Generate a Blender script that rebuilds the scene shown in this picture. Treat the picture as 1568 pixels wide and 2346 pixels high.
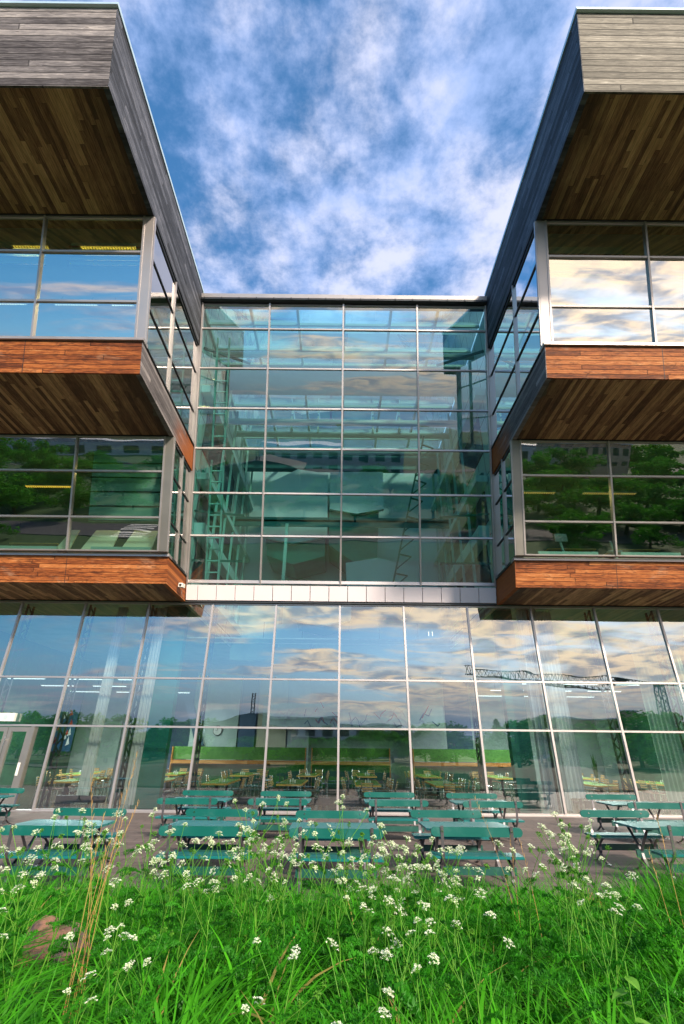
import bpy, math, random
import numpy as np
from mathutils import Vector, Matrix
for o in list(bpy.data.objects): bpy.data.objects.remove(o)
S = bpy.context.scene
COL = S.collection
PI = math.pi; R = math.radians
# ------------------------------------------------------------------ camera
K = .333                       # the upper facades lean out by this much per metre
cam = bpy.data.cameras.new('camera'); camo = bpy.data.objects.new('camera', cam); COL.objects.link(camo)
cam.sensor_fit = 'VERTICAL'; cam.sensor_height = 36; cam.lens = 1080/2346*36
cam.clip_start = .05; cam.clip_end = 3000
p_ = R(26.65); fw = Vector((0, math.cos(p_), math.sin(p_))); up = Vector((0, -math.sin(p_), math.cos(p_))); rt = Vector((1, 0, 0))
a_ = R(.6); c_, s_ = math.cos(a_), math.sin(a_)
ix = rt*c_ + up*s_; iy = -rt*s_ + up*c_
M = Matrix((ix, iy, -fw)).transposed().to_4x4(); M.translation = Vector((0, 0, 1.9))
camo.matrix_world = M; S.camera = camo
# ------------------------------------------------------------------ light
SUN_EL, SUN_AZ = 30, 148       # azimuth from +Y towards +X
S.view_settings.view_transform = 'Standard'; S.view_settings.look = 'None'; S.view_settings.gamma = 1
S.view_settings.exposure = 1.0
S.render.engine = 'CYCLES'
S.cycles.transparent_max_bounces = 20; S.cycles.max_bounces = 9; S.cycles.diffuse_bounces = 4; S.cycles.glossy_bounces = 5
S.cycles.caustics_reflective = False; S.cycles.caustics_refractive = False
S.cycles.use_denoising = True; S.cycles.sample_clamp_indirect = 4
sun = bpy.data.lights.new('sun', 'SUN'); sun.energy = 3.8; sun.angle = R(7); sun.color = (1, .86, .7)
suno = bpy.data.objects.new('sun', sun); COL.objects.link(suno)
sd = Vector((math.sin(R(SUN_AZ))*math.cos(R(SUN_EL)), math.cos(R(SUN_AZ))*math.cos(R(SUN_EL)), math.sin(R(SUN_EL))))
suno.rotation_euler = sd.to_track_quat('Z', 'Y').to_euler()

class NT:
    """small helper round a node tree"""
    def __init__(s, t): s.t = t; s.n = t.nodes; s.l = t.links
    def new(s, k, **kw):
        n = s.n.new(k)
        for a, v in kw.items():
            if a.startswith('i_'):
                n.inputs[int(a[2:])].default_value = v
            else: setattr(n, a, v)
        return n
    def ln(s, a, b): s.l.new(a, b)
    def put(s, sock, v):
        if hasattr(v, 'is_output') or isinstance(v, bpy.types.NodeSocket): s.l.new(v, sock)
        else: sock.default_value = v
    def m(s, op, a, b=0., c=None, clamp=False):
        n = s.n.new('ShaderNodeMath'); n.operation = op; n.use_clamp = clamp
        s.put(n.inputs[0], a); s.put(n.inputs[1], b)
        if c is not None: s.put(n.inputs[2], c)
        return n.outputs[0]
    def mix(s, f, a, b, kind='MIX'):
        n = s.n.new('ShaderNodeMix'); n.data_type = 'RGBA'; n.blend_type = kind
        s.put(n.inputs[0], f); s.put(n.inputs[6], a); s.put(n.inputs[7], b)
        return n.outputs[2]
    def noise(s, vec, sc, det=4, rough=.5, dist=0., dim='3D'):
        n = s.n.new('ShaderNodeTexNoise'); n.noise_dimensions = dim
        if vec is not None: s.l.new(vec, n.inputs['Vector'])
        n.inputs['Scale'].default_value = sc; n.inputs['Detail'].default_value = det
        n.inputs['Roughness'].default_value = rough; n.inputs['Distortion'].default_value = dist
        return n.outputs[0]
    def comb(s, x, y, z):
        n = s.n.new('ShaderNodeCombineXYZ')
        for i, v in enumerate((x, y, z)): s.put(n.inputs[i], v)
        return n.outputs[0]
    def ramp(s, f, stops, interp='LINEAR'):
        n = s.n.new('ShaderNodeValToRGB'); n.color_ramp.interpolation = interp
        e = n.color_ramp.elements
        while len(e) < len(stops): e.new(.5)
        for k, (p, c) in enumerate(stops): e[k].position = p; e[k].color = (*c, 1)
        s.l.new(f, n.inputs[0]); return n.outputs[0]
    def sm(s, v, a, b):
        n = s.n.new('ShaderNodeMapRange'); n.interpolation_type = 'SMOOTHSTEP'
        s.put(n.inputs[0], v); n.inputs[1].default_value = a; n.inputs[2].default_value = b
        n.inputs[3].default_value = 0; n.inputs[4].default_value = 1
        return n.outputs[0]

# sky: Nishita, with drifting cloud layers that thicken and warm towards the low sun
W = bpy.data.worlds.new('World'); S.world = W; W.use_nodes = True
w = NT(W.node_tree); bg = w.n['Background']
sky = w.new('ShaderNodeTexSky'); sky.sky_type = 'NISHITA'; sky.sun_disc = False
sky.sun_elevation = R(SUN_EL); sky.sun_rotation = R(SUN_AZ); sky.ozone_density = 3.; sky.air_density = .9; sky.dust_density = .6
tc = w.new('ShaderNodeTexCoord'); sp = w.new('ShaderNodeSeparateXYZ'); w.ln(tc.outputs['Generated'], sp.inputs[0])
X, Y, Z = sp.outputs
zz = w.m('ADD', w.m('MAXIMUM', Z, 0.), .10)
u = w.m('DIVIDE', X, zz); v = w.m('DIVIDE', Y, zz)
# front of the sky: mottled altocumulus
pv = w.comb(u, v, 0.)
n1 = w.noise(pv, 9., 12, .64, .05)
n2 = w.noise(w.comb(u, v, 3.), 2.4, 3, .5, .2)
den = w.m('ADD', w.m('MULTIPLY', n1, .56), w.m('MULTIPLY', n2, .48))
den = w.m('ADD', den, w.m('MULTIPLY', X, .13))
c1 = w.m('ADD', w.m('MULTIPLY', w.sm(den, .375, .59), .85), .15)
# rear of the sky: streaked layers, thick on the sun's side, thin on the other
n3 = w.noise(w.comb(w.m('MULTIPLY', u, .42), w.m('MULTIPLY', v, 1.0), 7.), 1.6, 9, .58, .45)
side = w.m('MULTIPLY', w.m('DIVIDE', X, w.m('ADD', w.m('ABSOLUTE', Y), .25)), .17)
c2 = w.sm(w.m('ADD', n3, w.m('MAXIMUM', w.m('MINIMUM', side, .15), -.05)), .43, .62)
back = w.sm(w.m('MULTIPLY', Y, -1.), -.05, .12)
cov = w.m('ADD', w.m('MULTIPLY', c1, w.m('SUBTRACT', 1., back)), w.m('MULTIPLY', c2, back))
sund = w.new('ShaderNodeVectorMath', operation='DOT_PRODUCT'); w.ln(tc.outputs['Generated'], sund.inputs[0]); sund.inputs[1].default_value = sd
warm = w.sm(w.m('ADD', sund.outputs['Value'], w.m('MULTIPLY', X, .35)), .05, .95)
n4 = w.noise(pv, 4.5, 6, .55, .3)
form = w.m('ADD', w.m('MULTIPLY', n4, .5), w.m('MULTIPLY', den, .5))      # thicker cloud is whiter
cool = w.mix(w.sm(form, .44, .60), (.22, .31, .54, 1), (.44, .46, .59, 1))
gold = w.mix(w.sm(n4, .36, .60), (.42, .43, .50, 1), (1.5, 1.15, .76, 1))
ccol = w.mix(w.m('MULTIPLY', warm, w.m('ADD', w.m('MULTIPLY', back, .88), .12)), cool, gold)
skyc = w.new('ShaderNodeHueSaturation'); w.ln(sky.outputs[0], skyc.inputs['Color']); skyc.inputs['Saturation'].default_value = 1.35; skyc.inputs['Value'].default_value = .125; skyc.inputs['Hue'].default_value = .49
low = w.sm(Z, .0, .035)      # the sky ends at the horizon
air = w.mix(w.m('SUBTRACT', 1., w.sm(Z, .02, .17)), w.mix(w.m('MULTIPLY', cov, .90), skyc.outputs[0], ccol), w.mix(w.m('MULTIPLY', cov, .6), (.14, .20, .32, 1), (.50, .50, .53, 1)))
fin = air
w.ln(fin, bg.inputs[0]); bg.inputs[1].default_value = 1.

# ------------------------------------------------------------------ materials
MATS = {}
def newmat(name):
    m = bpy.data.materials.new(name); m.use_nodes = True; MATS[name] = m
    t = NT(m.node_tree); b = t.n['Principled BSDF']
    return m, t, b
def objco(t):
    tc = t.new('ShaderNodeTexCoord'); return tc.outputs['Object']
def bump(t, b, h, strength=.3, dist=.01):
    n = t.new('ShaderNodeBump'); n.inputs['Strength'].default_value = strength; n.inputs['Distance'].default_value = dist
    t.ln(h, n.inputs['Height']); t.ln(n.outputs[0], b.inputs['Normal'])
def mat(name, c1, c2=None, scale=3., rough=.6, metal=0., bmp=0., det=5, spec=.5, stretch=None, lo=.35, hi=.65, roughvar=.1):
    m, t, b = newmat(name)
    if c2 is None: c2 = tuple(x*.8 for x in c1)
    co = objco(t)
    if stretch:
        mp = t.new('ShaderNodeMapping'); t.ln(co, mp.inputs[0]); mp.inputs['Scale'].default_value = stretch; co = mp.outputs[0]
    n = t.noise(co, scale, det, .6)
    t.ln(t.mix(t.sm(n, lo, hi), (*c1, 1), (*c2, 1)), b.inputs['Base Color'])
    t.put(b.inputs['Roughness'], t.m('ADD', t.m('MULTIPLY', n, roughvar), rough-roughvar*.5))
    b.inputs['Metallic'].default_value = metal; b.inputs['Specular IOR Level'].default_value = spec
    if bmp: bump(t, b, n, bmp)
    return m
def wood(name, A, B, wd, seg, stops, A0=0., grain=.5, var=.55, stain=None, rough=.7, gapc=.25, gapw=.055):
    """boards of width wd across axis A, running along axis B"""
    m, t, b = newmat(name)
    sp = t.new('ShaderNodeSeparateXYZ'); t.ln(objco(t), sp.inputs[0])
    a = t.m('DIVIDE', t.m('ADD', sp.outputs['XYZ'.index(A)], A0+50*wd), wd); bb = sp.outputs['XYZ'.index(B)]
    i = t.m('FLOOR', a); fr = t.m('FRACT', a)
    wn = t.new('ShaderNodeTexWhiteNoise', noise_dimensions='1D'); t.ln(i, wn.inputs['W'])
    b2 = t.m('ADD', bb, t.m('MULTIPLY', wn.outputs[0], seg*7.3)); bs = t.m('DIVIDE', b2, seg)
    sg = t.m('FLOOR', bs)
    w2 = t.new('ShaderNodeTexWhiteNoise', noise_dimensions='2D'); t.ln(t.comb(i, sg, 0.), w2.inputs['Vector'])
    g = t.noise(t.comb(t.m('MULTIPLY', b2, 1.6), t.m('MULTIPLY', a, wd*34), t.m('MULTIPLY', w2.outputs[0], 40.)), 1.5, 6, .65, .9)
    big = t.noise(t.comb(t.m('MULTIPLY', bb, .5), t.m('MULTIPLY', a, wd*1.3), 5.), 1.1, 5, .6, .4)
    f = t.m('ADD', t.m('ADD', t.m('MULTIPLY', w2.outputs[0], var), (.55-var)/2), t.m('ADD', t.m('MULTIPLY', t.m('SUBTRACT', g, .5), grain*2.2), t.m('MULTIPLY', t.m('SUBTRACT', big, .28), .62)))
    col = t.ramp(f, stops)
    # knots
    vo = t.new('ShaderNodeTexVoronoi'); t.ln(t.comb(t.m('MULTIPLY', b2, 1.4), t.m('MULTIPLY', a, wd*5), 0.), vo.inputs['Vector']); vo.inputs['Scale'].default_value = 1.3
    kn = t.sm(vo.outputs['Distance'], .05, .13)
    col = t.mix(t.m('ADD', t.m('MULTIPLY', kn, .55), .45), (.03, .018, .01, 1), col)
    if stain: col = stain(t, sp, col, big, g)
    gap = t.m('MULTIPLY', t.sm(fr, 0., gapw), t.m('SUBTRACT', 1., t.sm(fr, .965, 1.)))
    fs = t.m('FRACT', bs); gs = t.sm(fs, 0., .006)
    gap = t.m('MINIMUM', gap, gs)
    col = t.mix(t.m('ADD', t.m('MULTIPLY', gap, 1-gapc), gapc), (.008, .006, .005, 1), col)
    t.ln(col, b.inputs['Base Color']); b.inputs['Roughness'].default_value = rough
    b.inputs['Specular IOR Level'].default_value = .3
    h = t.m('ADD', t.m('MULTIPLY', gap, 1.), t.m('MULTIPLY', g, .35))
    bump(t, b, h, .55, .012)
    return m
GREY = [(.0, (.035, .030, .032)), (.3, (.10, .09, .095)), (.55, (.20, .185, .19)), (.8, (.33, .30, .30)), (1., (.55, .50, .48))]
GREYW = [(.0, (.04, .038, .03)), (.3, (.11, .10, .08)), (.55, (.21, .19, .155)), (.8, (.34, .31, .26)), (1., (.55, .51, .43))]
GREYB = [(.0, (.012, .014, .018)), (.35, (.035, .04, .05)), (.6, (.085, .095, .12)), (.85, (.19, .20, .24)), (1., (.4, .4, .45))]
ORNG = [(.0, (.05, .012, .004)), (.3, (.20, .052, .014)), (.55, (.40, .12, .030)), (.8, (.52, .19, .055)), (1., (.62, .32, .15))]
BRWN = [(.0, (.09, .045, .026)), (.3, (.26, .135, .075)), (.55, (.56, .32, .175)), (.8, (.82, .52, .28)), (1., (1., .74, .46))]
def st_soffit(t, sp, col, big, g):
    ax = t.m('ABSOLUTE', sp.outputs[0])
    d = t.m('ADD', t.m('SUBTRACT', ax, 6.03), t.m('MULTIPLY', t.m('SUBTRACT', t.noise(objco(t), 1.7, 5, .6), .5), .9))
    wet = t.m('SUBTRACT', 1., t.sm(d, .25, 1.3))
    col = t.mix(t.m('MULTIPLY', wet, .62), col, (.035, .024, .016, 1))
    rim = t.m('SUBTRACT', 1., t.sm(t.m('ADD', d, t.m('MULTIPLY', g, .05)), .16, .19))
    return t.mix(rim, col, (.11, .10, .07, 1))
def st_fade(t, sp, col, big, g):      # weathered grey that turns to bright timber where the wall is sheltered
    y = t.m('ADD', sp.outputs[1], t.m('MULTIPLY', t.m('SUBTRACT', big, .5), 3.))
    f = t.sm(y, 13.6, 15.6)
    return t.mix(f, col, t.ramp(t.m('ADD', t.m('MULTIPLY', g, .7), .1), ORNG))
def st_pale(t, sp, col, big, g):      # bleached patches on the orange boards
    n = t.noise(t.comb(t.m('MULTIPLY', sp.outputs[0], .9), t.m('MULTIPLY', sp.outputs[2], 2.2), 2.), .9, 6, .65, .8)
    col = t.mix(t.m('MULTIPLY', t.sm(n, .56, .75), .35), col, (.50, .36, .25, 1))
    d = t.noise(t.comb(t.m('MULTIPLY', sp.outputs[0], 1.6), t.m('MULTIPLY', sp.outputs[2], 5.), 9.), 1.1, 7, .7, 1.2)
    return t.mix(t.m('MULTIPLY', t.sm(d, .50, .66), .72), col, (.07, .02, .008, 1))
wood('parapet_front', 'Z', 'X', .183, 9., GREY, A0=-.05, var=.5, grain=.95, gapc=.05, gapw=.17)
wood('parapet_front_right', 'Z', 'X', .183, 9., GREYW, A0=-.05, var=.42, grain=.95, gapc=.05, gapw=.17)
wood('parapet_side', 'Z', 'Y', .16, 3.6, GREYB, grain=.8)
wood('band_side', 'Z', 'Y', .14, 3.2, GREY, stain=st_fade)
wood('band_front', 'Z', 'X', .137, 6.2, ORNG, stain=st_pale, var=.5, grain=.95, gapc=.06, gapw=.14)
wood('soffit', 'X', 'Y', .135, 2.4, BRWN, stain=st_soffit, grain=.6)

def metal(name, c, rough=.3, met=.9, n=.15, sc=2.):
    m, t, b = newmat(name); co = objco(t)
    f = t.noise(co, sc, 4, .6)
    t.ln(t.mix(f, (*[x*(1-n) for x in c], 1), (*c, 1)), b.inputs['Base Color'])
    t.put(b.inputs['Roughness'], t.m('ADD', t.m('MULTIPLY', f, .18), rough-.09)); b.inputs['Metallic'].default_value = met
    return m
metal('aluminium', (.50, .46, .45), .42, .7); metal('aluminium_grey', (.34, .32, .29), .42, .7); metal('dark_metal', (.05, .055, .06), .45, .6)
metal('panel_metal', (.80, .73, .75), .4, .0, .08, 1.2); metal('edge_metal', (.62, .80, .84), .4, .5); metal('leg_metal', (.24, .23, .25), .42, .8, .4, 9.)
metal('chrome', (.75, .74, .70), .2, 1.); metal('teal_steel', (.05, .20, .18), .5, .2); metal('pale_steel', (.50, .70, .62), .5, .1)
def paint(name, c, rough=.38, wear=.5, line=None, spec=.5):
    m, t, b = newmat(name); co = objco(t)
    n = t.noise(co, 9., 8, .7); n2 = t.noise(co, 1.7, 4, .6)
    col = t.mix(n2, (*[x*.78 for x in c], 1), (*[min(1, x*1.15) for x in c], 1))
    col = t.mix(t.m('MULTIPLY', t.sm(n, .655, .70), wear), col, (.20, .19, .14, 1))
    col = t.mix(t.m('MULTIPLY', t.sm(t.noise(co, 3.2, 6, .7), .5, .7), .25), col, (.10, .22, .20, 1))      # sun-faded patches
    if line:
        ax, wd, off = line
        sp = t.new('ShaderNodeSeparateXYZ'); t.ln(co, sp.inputs[0])
        fr = t.m('FRACT', t.m('DIVIDE', t.m('ADD', sp.outputs[ax], off), wd))
        gp = t.m('MULTIPLY', t.sm(fr, 0., .06), t.m('SUBTRACT', 1., t.sm(fr, .94, 1.)))
        col = t.mix(gp, (.004, .02, .02, 1), col)
        bump(t, b, gp, .8, .01)
    t.ln(col, b.inputs['Base Color']); t.put(b.inputs['Roughness'], t.m('ADD', t.m('MULTIPLY', n2, .25), rough-.12))
    b.inputs['Specular IOR Level'].default_value = spec
    return m
paint('green_paint', (.003, .105, .085)); paint('green_slats', (.012, .17, .17), .30, .4, (1, .106, .0)); paint('green_seat', (.008, .145, .145), .30, .5, (1, .11, .055))
paint('green_low', (.004, .07, .055), .45)
def glass(name, tint, base, rough=0., k=.75, rc=(1, 1, 1)):
    m = bpy.data.materials.new(name); m.use_nodes = True; MATS[name] = m; t = NT(m.node_tree)
    t.n.remove(t.n['Principled BSDF']); out = t.n['Material Output']
    tr = t.new('ShaderNodeBsdfTransparent'); tr.inputs[0].default_value = (*tint, 1)
    gl = t.new('ShaderNodeBsdfGlossy'); gl.inputs['Roughness'].default_value = rough; gl.inputs['Color'].default_value = (*rc, 1)
    lw = t.new('ShaderNodeFresnel'); lw.inputs[0].default_value = 1.5
    # panes are never quite flat: a very long, shallow wave bends what they mirror
    bp = t.new('ShaderNodeBump'); bp.inputs['Strength'].default_value = .045; bp.inputs['Distance'].default_value = .05
    mp = t.new('ShaderNodeMapping'); mp.inputs['Scale'].default_value = (.5, .8, 1.6); t.ln(objco(t), mp.inputs[0])
    t.ln(t.noise(mp.outputs[0], 1., 1, .4), bp.inputs['Height']); t.ln(bp.outputs[0], gl.inputs['Normal'])
    f = t.m('ADD', t.m('MULTIPLY', lw.outputs[0], k), base, clamp=True)
    mx = t.new('ShaderNodeMixShader'); t.ln(f, mx.inputs[0]); t.ln(tr.outputs[0], mx.inputs[1]); t.ln(gl.outputs[0], mx.inputs[2])
    t.ln(mx.outputs[0], out.inputs[0]); return m
glass('glass_ground', (.88, 1., .97), .27); glass('glass_atrium', (.52, .98, .95), .18, k=.6); glass('glass_wing', (.55, .90, .80), .38); glass('glass_lower', (.66, .97, .88), .24, k=.6); glass('glass_side', (.66, 1., .97), .34)
glass('glass_roof', (.85, 1., 1.), .05); glass('clear_glass', (.9, .95, .92), .08)
def emis(name, c, s):
    m = bpy.data.materials.new(name); m.use_nodes = True; MATS[name] = m; t = NT(m.node_tree); b = t.n['Principled BSDF']
    b.inputs['Base Color'].default_value = (*c, 1); b.inputs['Emission Color'].default_value = (*c, 1)
    n = t.noise(objco(t), 40., 1, .4); t.put(b.inputs['Emission Strength'], t.m('MULTIPLY', t.m('ADD', n, .5), s)); return m
emis('lamp_yellow', (1, .48, .06), .75); emis('lamp_dim', (1, .55, .15), .22); emis('lamp_white', (.85, .95, 1.), .8); emis('lamp_pale', (1, .9, .75), .8)
mat('white_wall', (.44, .54, .50), (.36, .46, .42), 1.2, .7); mat('pale_panel', (.92, .95, .94), (.86, .92, .90), .6, .6)
mat('slab', (.16, .2, .18), (.11, .14, .13), 1.5, .8); mat('ceiling', (.36, .48, .43), (.3, .42, .37), 1., .8)
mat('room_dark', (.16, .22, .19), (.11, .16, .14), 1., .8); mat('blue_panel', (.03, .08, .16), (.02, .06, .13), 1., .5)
mat('cream_panel', (.55, .52, .38), (.48, .45, .33), 1., .6); mat('teal_column', (.02, .26, .20), (.015, .20, .155), .8, .45)
mat('green_screen', (.075, .20, .03), (.05, .15, .02), 2.5, .6); mat('green_wall', (.02, .10, .055), (.012, .065, .04), 2., .7)
mat('orange_shelf', (.50, .20, .05), (.38, .14, .03), 2., .4, stretch=(1, 6, 6)); mat('dark_floor', (.075, .05, .032), (.045, .032, .022), 3., .16, spec=.6)
mat('table_top', (.20, .36, .06), (.15, .28, .045), 1.5, .25, stretch=(1, 8, 1)); mat('table_edge', (.80, .46, .11), (.66, .36, .08), 3., .4)
mat('chair_wood', (.66, .40, .16), (.48, .26, .09), 6., .42, stretch=(1, 5, 5)); mat('chair_seat', (.17, .07, .03), (.11, .045, .02), 6., .35)
mat('curtain', (.92, .94, .93), (.80, .84, .83), 3., .85, stretch=(4, 4, .4)); mat('white_plastic', (.72, .74, .70), (.62, .65, .6), 4., .45)
mat('green_blind', (.50, .72, .58), (.42, .64, .50), 1., .8); mat('board_face', (.90, .90, .74), (.80, .82, .66), .8, .5); mat('black', (.02, .02, .022), (.012, .012, .014), 3., .5)
mat('salt', (.75, .75, .7), (.6, .6, .55), 9., .3); mat('red', (.42, .03, .03), (.3, .02, .02), 3., .6)
mat('soil', (.045, .032, .018), (.025, .03, .012), 6., .95, bmp=.6); mat('lawn', (.028, .075, .012), (.014, .045, .007), 1.2, .95, bmp=.4, det=9)
mat('rock', (.24, .125, .085), (.085, .065, .062), 5., .85, bmp=1., det=12, lo=.42, hi=.58); mat('asphalt', (.06, .06, .065), (.045, .045, .05), 8., .9, det=9)
mat('bark', (.07, .05, .035), (.04, .03, .02), 12., .9, bmp=.6); mat('shed_dark', (.035, .04, .05), (.025, .03, .038), 1.5, .6); mat('shed_pale', (.42, .46, .48), (.34, .38, .40), 1., .6)
mat('brick_cream', (.52, .36, .26), (.42, .29, .20), 1., .8); mat('roof_white', (.75, .75, .75), (.62, .62, .62), 1., .6); mat('crane_blue', (.05, .12, .28), (.04, .09, .2), 2., .5)
mat('road_paint', (.75, .75, .7), (.6, .6, .55), 6., .7); mat('window_dark', (.02, .03, .04), (.03, .045, .06), 2., .15)
def leafmat(name, c1, c2, tr=.45, rough=.45, sc=1.6, spec=.3):
    m, t, b = newmat(name)
    at = t.new('ShaderNodeAttribute', attribute_name='tone'); n = t.noise(objco(t), sc, 4, .6)
    f = t.m('ADD', t.m('MULTIPLY', at.outputs['Fac'], .65), t.m('MULTIPLY', n, .4), clamp=True)
    col = t.mix(f, (*c1, 1), (*c2, 1))
    if name == 'grass': col = t.mix(t.sm(at.outputs['Fac'], .978, .985), col, (.30, .25, .07, 1))      # here and there a withered blade
    t.ln(col, b.inputs['Base Color']); b.inputs['Roughness'].default_value = rough; b.inputs['Specular IOR Level'].default_value = spec
    tl = t.new('ShaderNodeBsdfTranslucent'); t.ln(t.mix(1., col, (.9, 1.25, .4, 1), 'MULTIPLY'), tl.inputs[0])
    mx = t.new('ShaderNodeMixShader'); mx.inputs[0].default_value = tr; t.ln(b.outputs[0], mx.inputs[1]); t.ln(tl.outputs[0], mx.inputs[2])
    t.ln(mx.outputs[0], t.n['Material Output'].inputs[0]); return m
leafmat('grass', (.001, .024, .002), (.080, .43, .012), .30, .55, spec=.15); leafmat('parsley_leaf', (.005, .06, .005), (.05, .30, .015), .35, spec=.15); leafmat('parsley_stem', (.05, .22, .015), (.16, .38, .04), .2)
leafmat('petal', (.80, .80, .62), (.90, .90, .86), .35, .6); leafmat('dry', (.42, .24, .07), (.66, .42, .16), .3); leafmat('tree_leaf', (.012, .070, .008), (.10, .34, .03), .35, .8, spec=.04)
leafmat('conifer', (.012, .04, .012), (.035, .085, .022), .2); leafmat('nettle_leaf', (.10, .30, .03), (.20, .46, .06)); leafmat('teal_leaf', (.03, .16, .10), (.06, .26, .16))
# pavers
m, t, b = newmat('pavers')
br = t.new('ShaderNodeTexBrick'); mp = t.new('ShaderNodeMapping'); t.ln(objco(t), mp.inputs[0]); t.ln(mp.outputs[0], br.inputs[0])
br.inputs['Scale'].default_value = 1.; br.inputs['Brick Width'].default_value = .62; br.inputs['Row Height'].default_value = .28; br.inputs['Mortar Size'].default_value = .013
br.inputs['Color1'].default_value = (.10, .074, .068, 1); br.inputs['Color2'].default_value = (.17, .13, .12, 1); br.inputs['Mortar'].default_value = (.018, .013, .012, 1); br.inputs['Bias'].default_value = 0
br.inputs['Mortar Smooth'].default_value = .1
n = t.noise(objco(t), 1.3, 8, .65); n2 = t.noise(objco(t), 30., 4, .6)
col = t.mix(t.sm(n, .35, .7), br.outputs[0], (.085, .07, .066, 1)); col = t.mix(t.m('MULTIPLY', n2, .35), col, (.15, .115, .11, 1))
t.ln(col, b.inputs['Base Color']); b.inputs['Roughness'].default_value = .75
bump(t, b, t.m('ADD', t.m('MULTIPLY', br.outputs['Fac'], -1.), t.m('MULTIPLY', n2, .3)), .5, .01)
# corrugated pale wall inside the hall
m, t, b = newmat('ribbed_panel'); sp = t.new('ShaderNodeSeparateXYZ'); t.ln(objco(t), sp.inputs[0])
fr = t.m('FRACT', t.m('DIVIDE', sp.outputs[1], .9)); gp = t.sm(t.m('ABSOLUTE', t.m('SUBTRACT', fr, .5)), .47, .49); fz = t.m('FRACT', t.m('DIVIDE', sp.outputs[2], 2.45)); gz = t.sm(t.m('ABSOLUTE', t.m('SUBTRACT', fz, .5)), .488, .494)
nn = t.noise(objco(t), .8, 4, .6)
col = t.mix(nn, (.64, .76, .71, 1), (.78, .86, .82, 1)); col = t.mix(t.m('MAXIMUM', gp, gz), col, (.08, .14, .12, 1)); t.ln(col, b.inputs['Base Color']); b.inputs['Roughness'].default_value = .5

# ------------------------------------------------------------------ mesh helpers
class MB:
    def __init__(s): s.v = []; s.f = []
    def box(s, x0, x1, y0, y1, z0, z1):
        return s.hexa([(x0, y0, z0), (x1, y0, z0), (x1, y1, z0), (x0, y1, z0), (x0, y0, z1), (x1, y0, z1), (x1, y1, z1), (x0, y1, z1)])
    def hexa(s, p):
        n = len(s.v); s.v += [tuple(q) for q in p]
        for f in ((0, 3, 2, 1), (4, 5, 6, 7), (0, 1, 5, 4), (1, 2, 6, 5), (2, 3, 7, 6), (3, 0, 4, 7)): s.f.append(tuple(n+i for i in f))
        return s
    def quad(s, *p): n = len(s.v); s.v += [tuple(q) for q in p]; s.f.append(tuple(range(n, n+len(p)))); return s
    def prism(s, poly, d):
        """closed polygon (3-D points) swept by vector d"""
        n = len(s.v); k = len(poly); d = Vector(d)
        s.v += [tuple(Vector(q)) for q in poly] + [tuple(Vector(q)+d) for q in poly]
        s.f.append(tuple(range(n+k-1, n-1, -1))); s.f.append(tuple(range(n+k, n+2*k)))
        for i in range(k): j = (i+1) % k; s.f.append((n+i, n+j, n+k+j, n+k+i))
        return s
    def bar(s, a, b, w_, d_, side=None):
        """rectangular bar from a to b: w_ wide along side, d_ deep"""
        a = Vector(a); b = Vector(b); t = (b-a).normalized()
        sd_ = Vector(side) if side else (Vector((1, 0, 0)) if abs(t.x) < .9 else Vector((0, 1, 0)))
        sd_ = (sd_ - t*sd_.dot(t)).normalized(); o = t.cross(sd_)
        x = sd_*w_/2; y = o*d_/2
        return s.hexa([a-x-y, a+x-y, a+x+y, a-x+y, b-x-y, b+x-y, b+x+y, b-x+y])
    def tube(s, pts, r, n=6, cap=True):
        pts = [Vector(q) for q in pts]; rs = r if isinstance(r, (list, tuple)) else [r]*len(pts); base = len(s.v)
        for i, q in enumerate(pts):
            t = (pts[min(i+1, len(pts)-1)]-pts[max(i-1, 0)]).normalized()
            a = t.cross(Vector((0, 0, 1)) if abs(t.z) < .95 else Vector((1, 0, 0))).normalized(); b = t.cross(a)
            for j in range(n): an = 2*PI*j/n; s.v.append(tuple(q+(a*math.cos(an)+b*math.sin(an))*rs[i]))
        for i in range(len(pts)-1):
            for j in range(n):
                k = (j+1) % n; s.f.append((base+i*n+j, base+i*n+k, base+(i+1)*n+k, base+(i+1)*n+j))
        if cap: s.f.append(tuple(base+j for j in range(n-1, -1, -1))); s.f.append(tuple(base+(len(pts)-1)*n+j for j in range(n)))
        return s
    def strip(s, pts, w_, t_, side=(1, 0, 0)):
        """flat bar bent along pts; w_ along side"""
        for a, b in zip(pts, pts[1:]):
            a = Vector(a); b = Vector(b); e = (b-a).normalized()*t_*.3
            s.bar(a-e, b+e, w_, t_, side)
        return s
    def lathe(s, prof, c=(0, 0, 0), n=12):
        base = len(s.v)
        for r, z in prof:
            for j in range(n): an = 2*PI*j/n; s.v.append((c[0]+r*math.cos(an), c[1]+r*math.sin(an), c[2]+z))
        for i in range(len(prof)-1):
            for j in range(n): k = (j+1) % n; s.f.append((base+i*n+j, base+i*n+k, base+(i+1)*n+k, base+(i+1)*n+j))
        s.f.append(tuple(base+j for j in range(n-1, -1, -1))); s.f.append(tuple(base+(len(prof)-1)*n+j for j in range(n)))
        return s
    def mesh(s, name, mats, smooth=False, tone=None, mi=None):
        me = bpy.data.meshes.new(name); me.from_pydata(s.v, [], s.f)
        for q in ([mats] if isinstance(mats, str) else mats): me.materials.append(MATS[q])
        if smooth: me.polygons.foreach_set('use_smooth', [True]*len(me.polygons))
        if mi is not None: me.polygons.foreach_set('material_index', mi)
        if tone is not None: a = me.attributes.new('tone', 'FLOAT', 'FACE'); a.data.foreach_set('value', tone)
        me.update(); return me
def put(name, me, parent=None, world=True):
    o = bpy.data.objects.new(name, me); COL.objects.link(o)
    if parent is not None:
        o.parent = parent
        if world and parent.parent is None: o.location = -Vector(parent.location)
    return o
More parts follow.
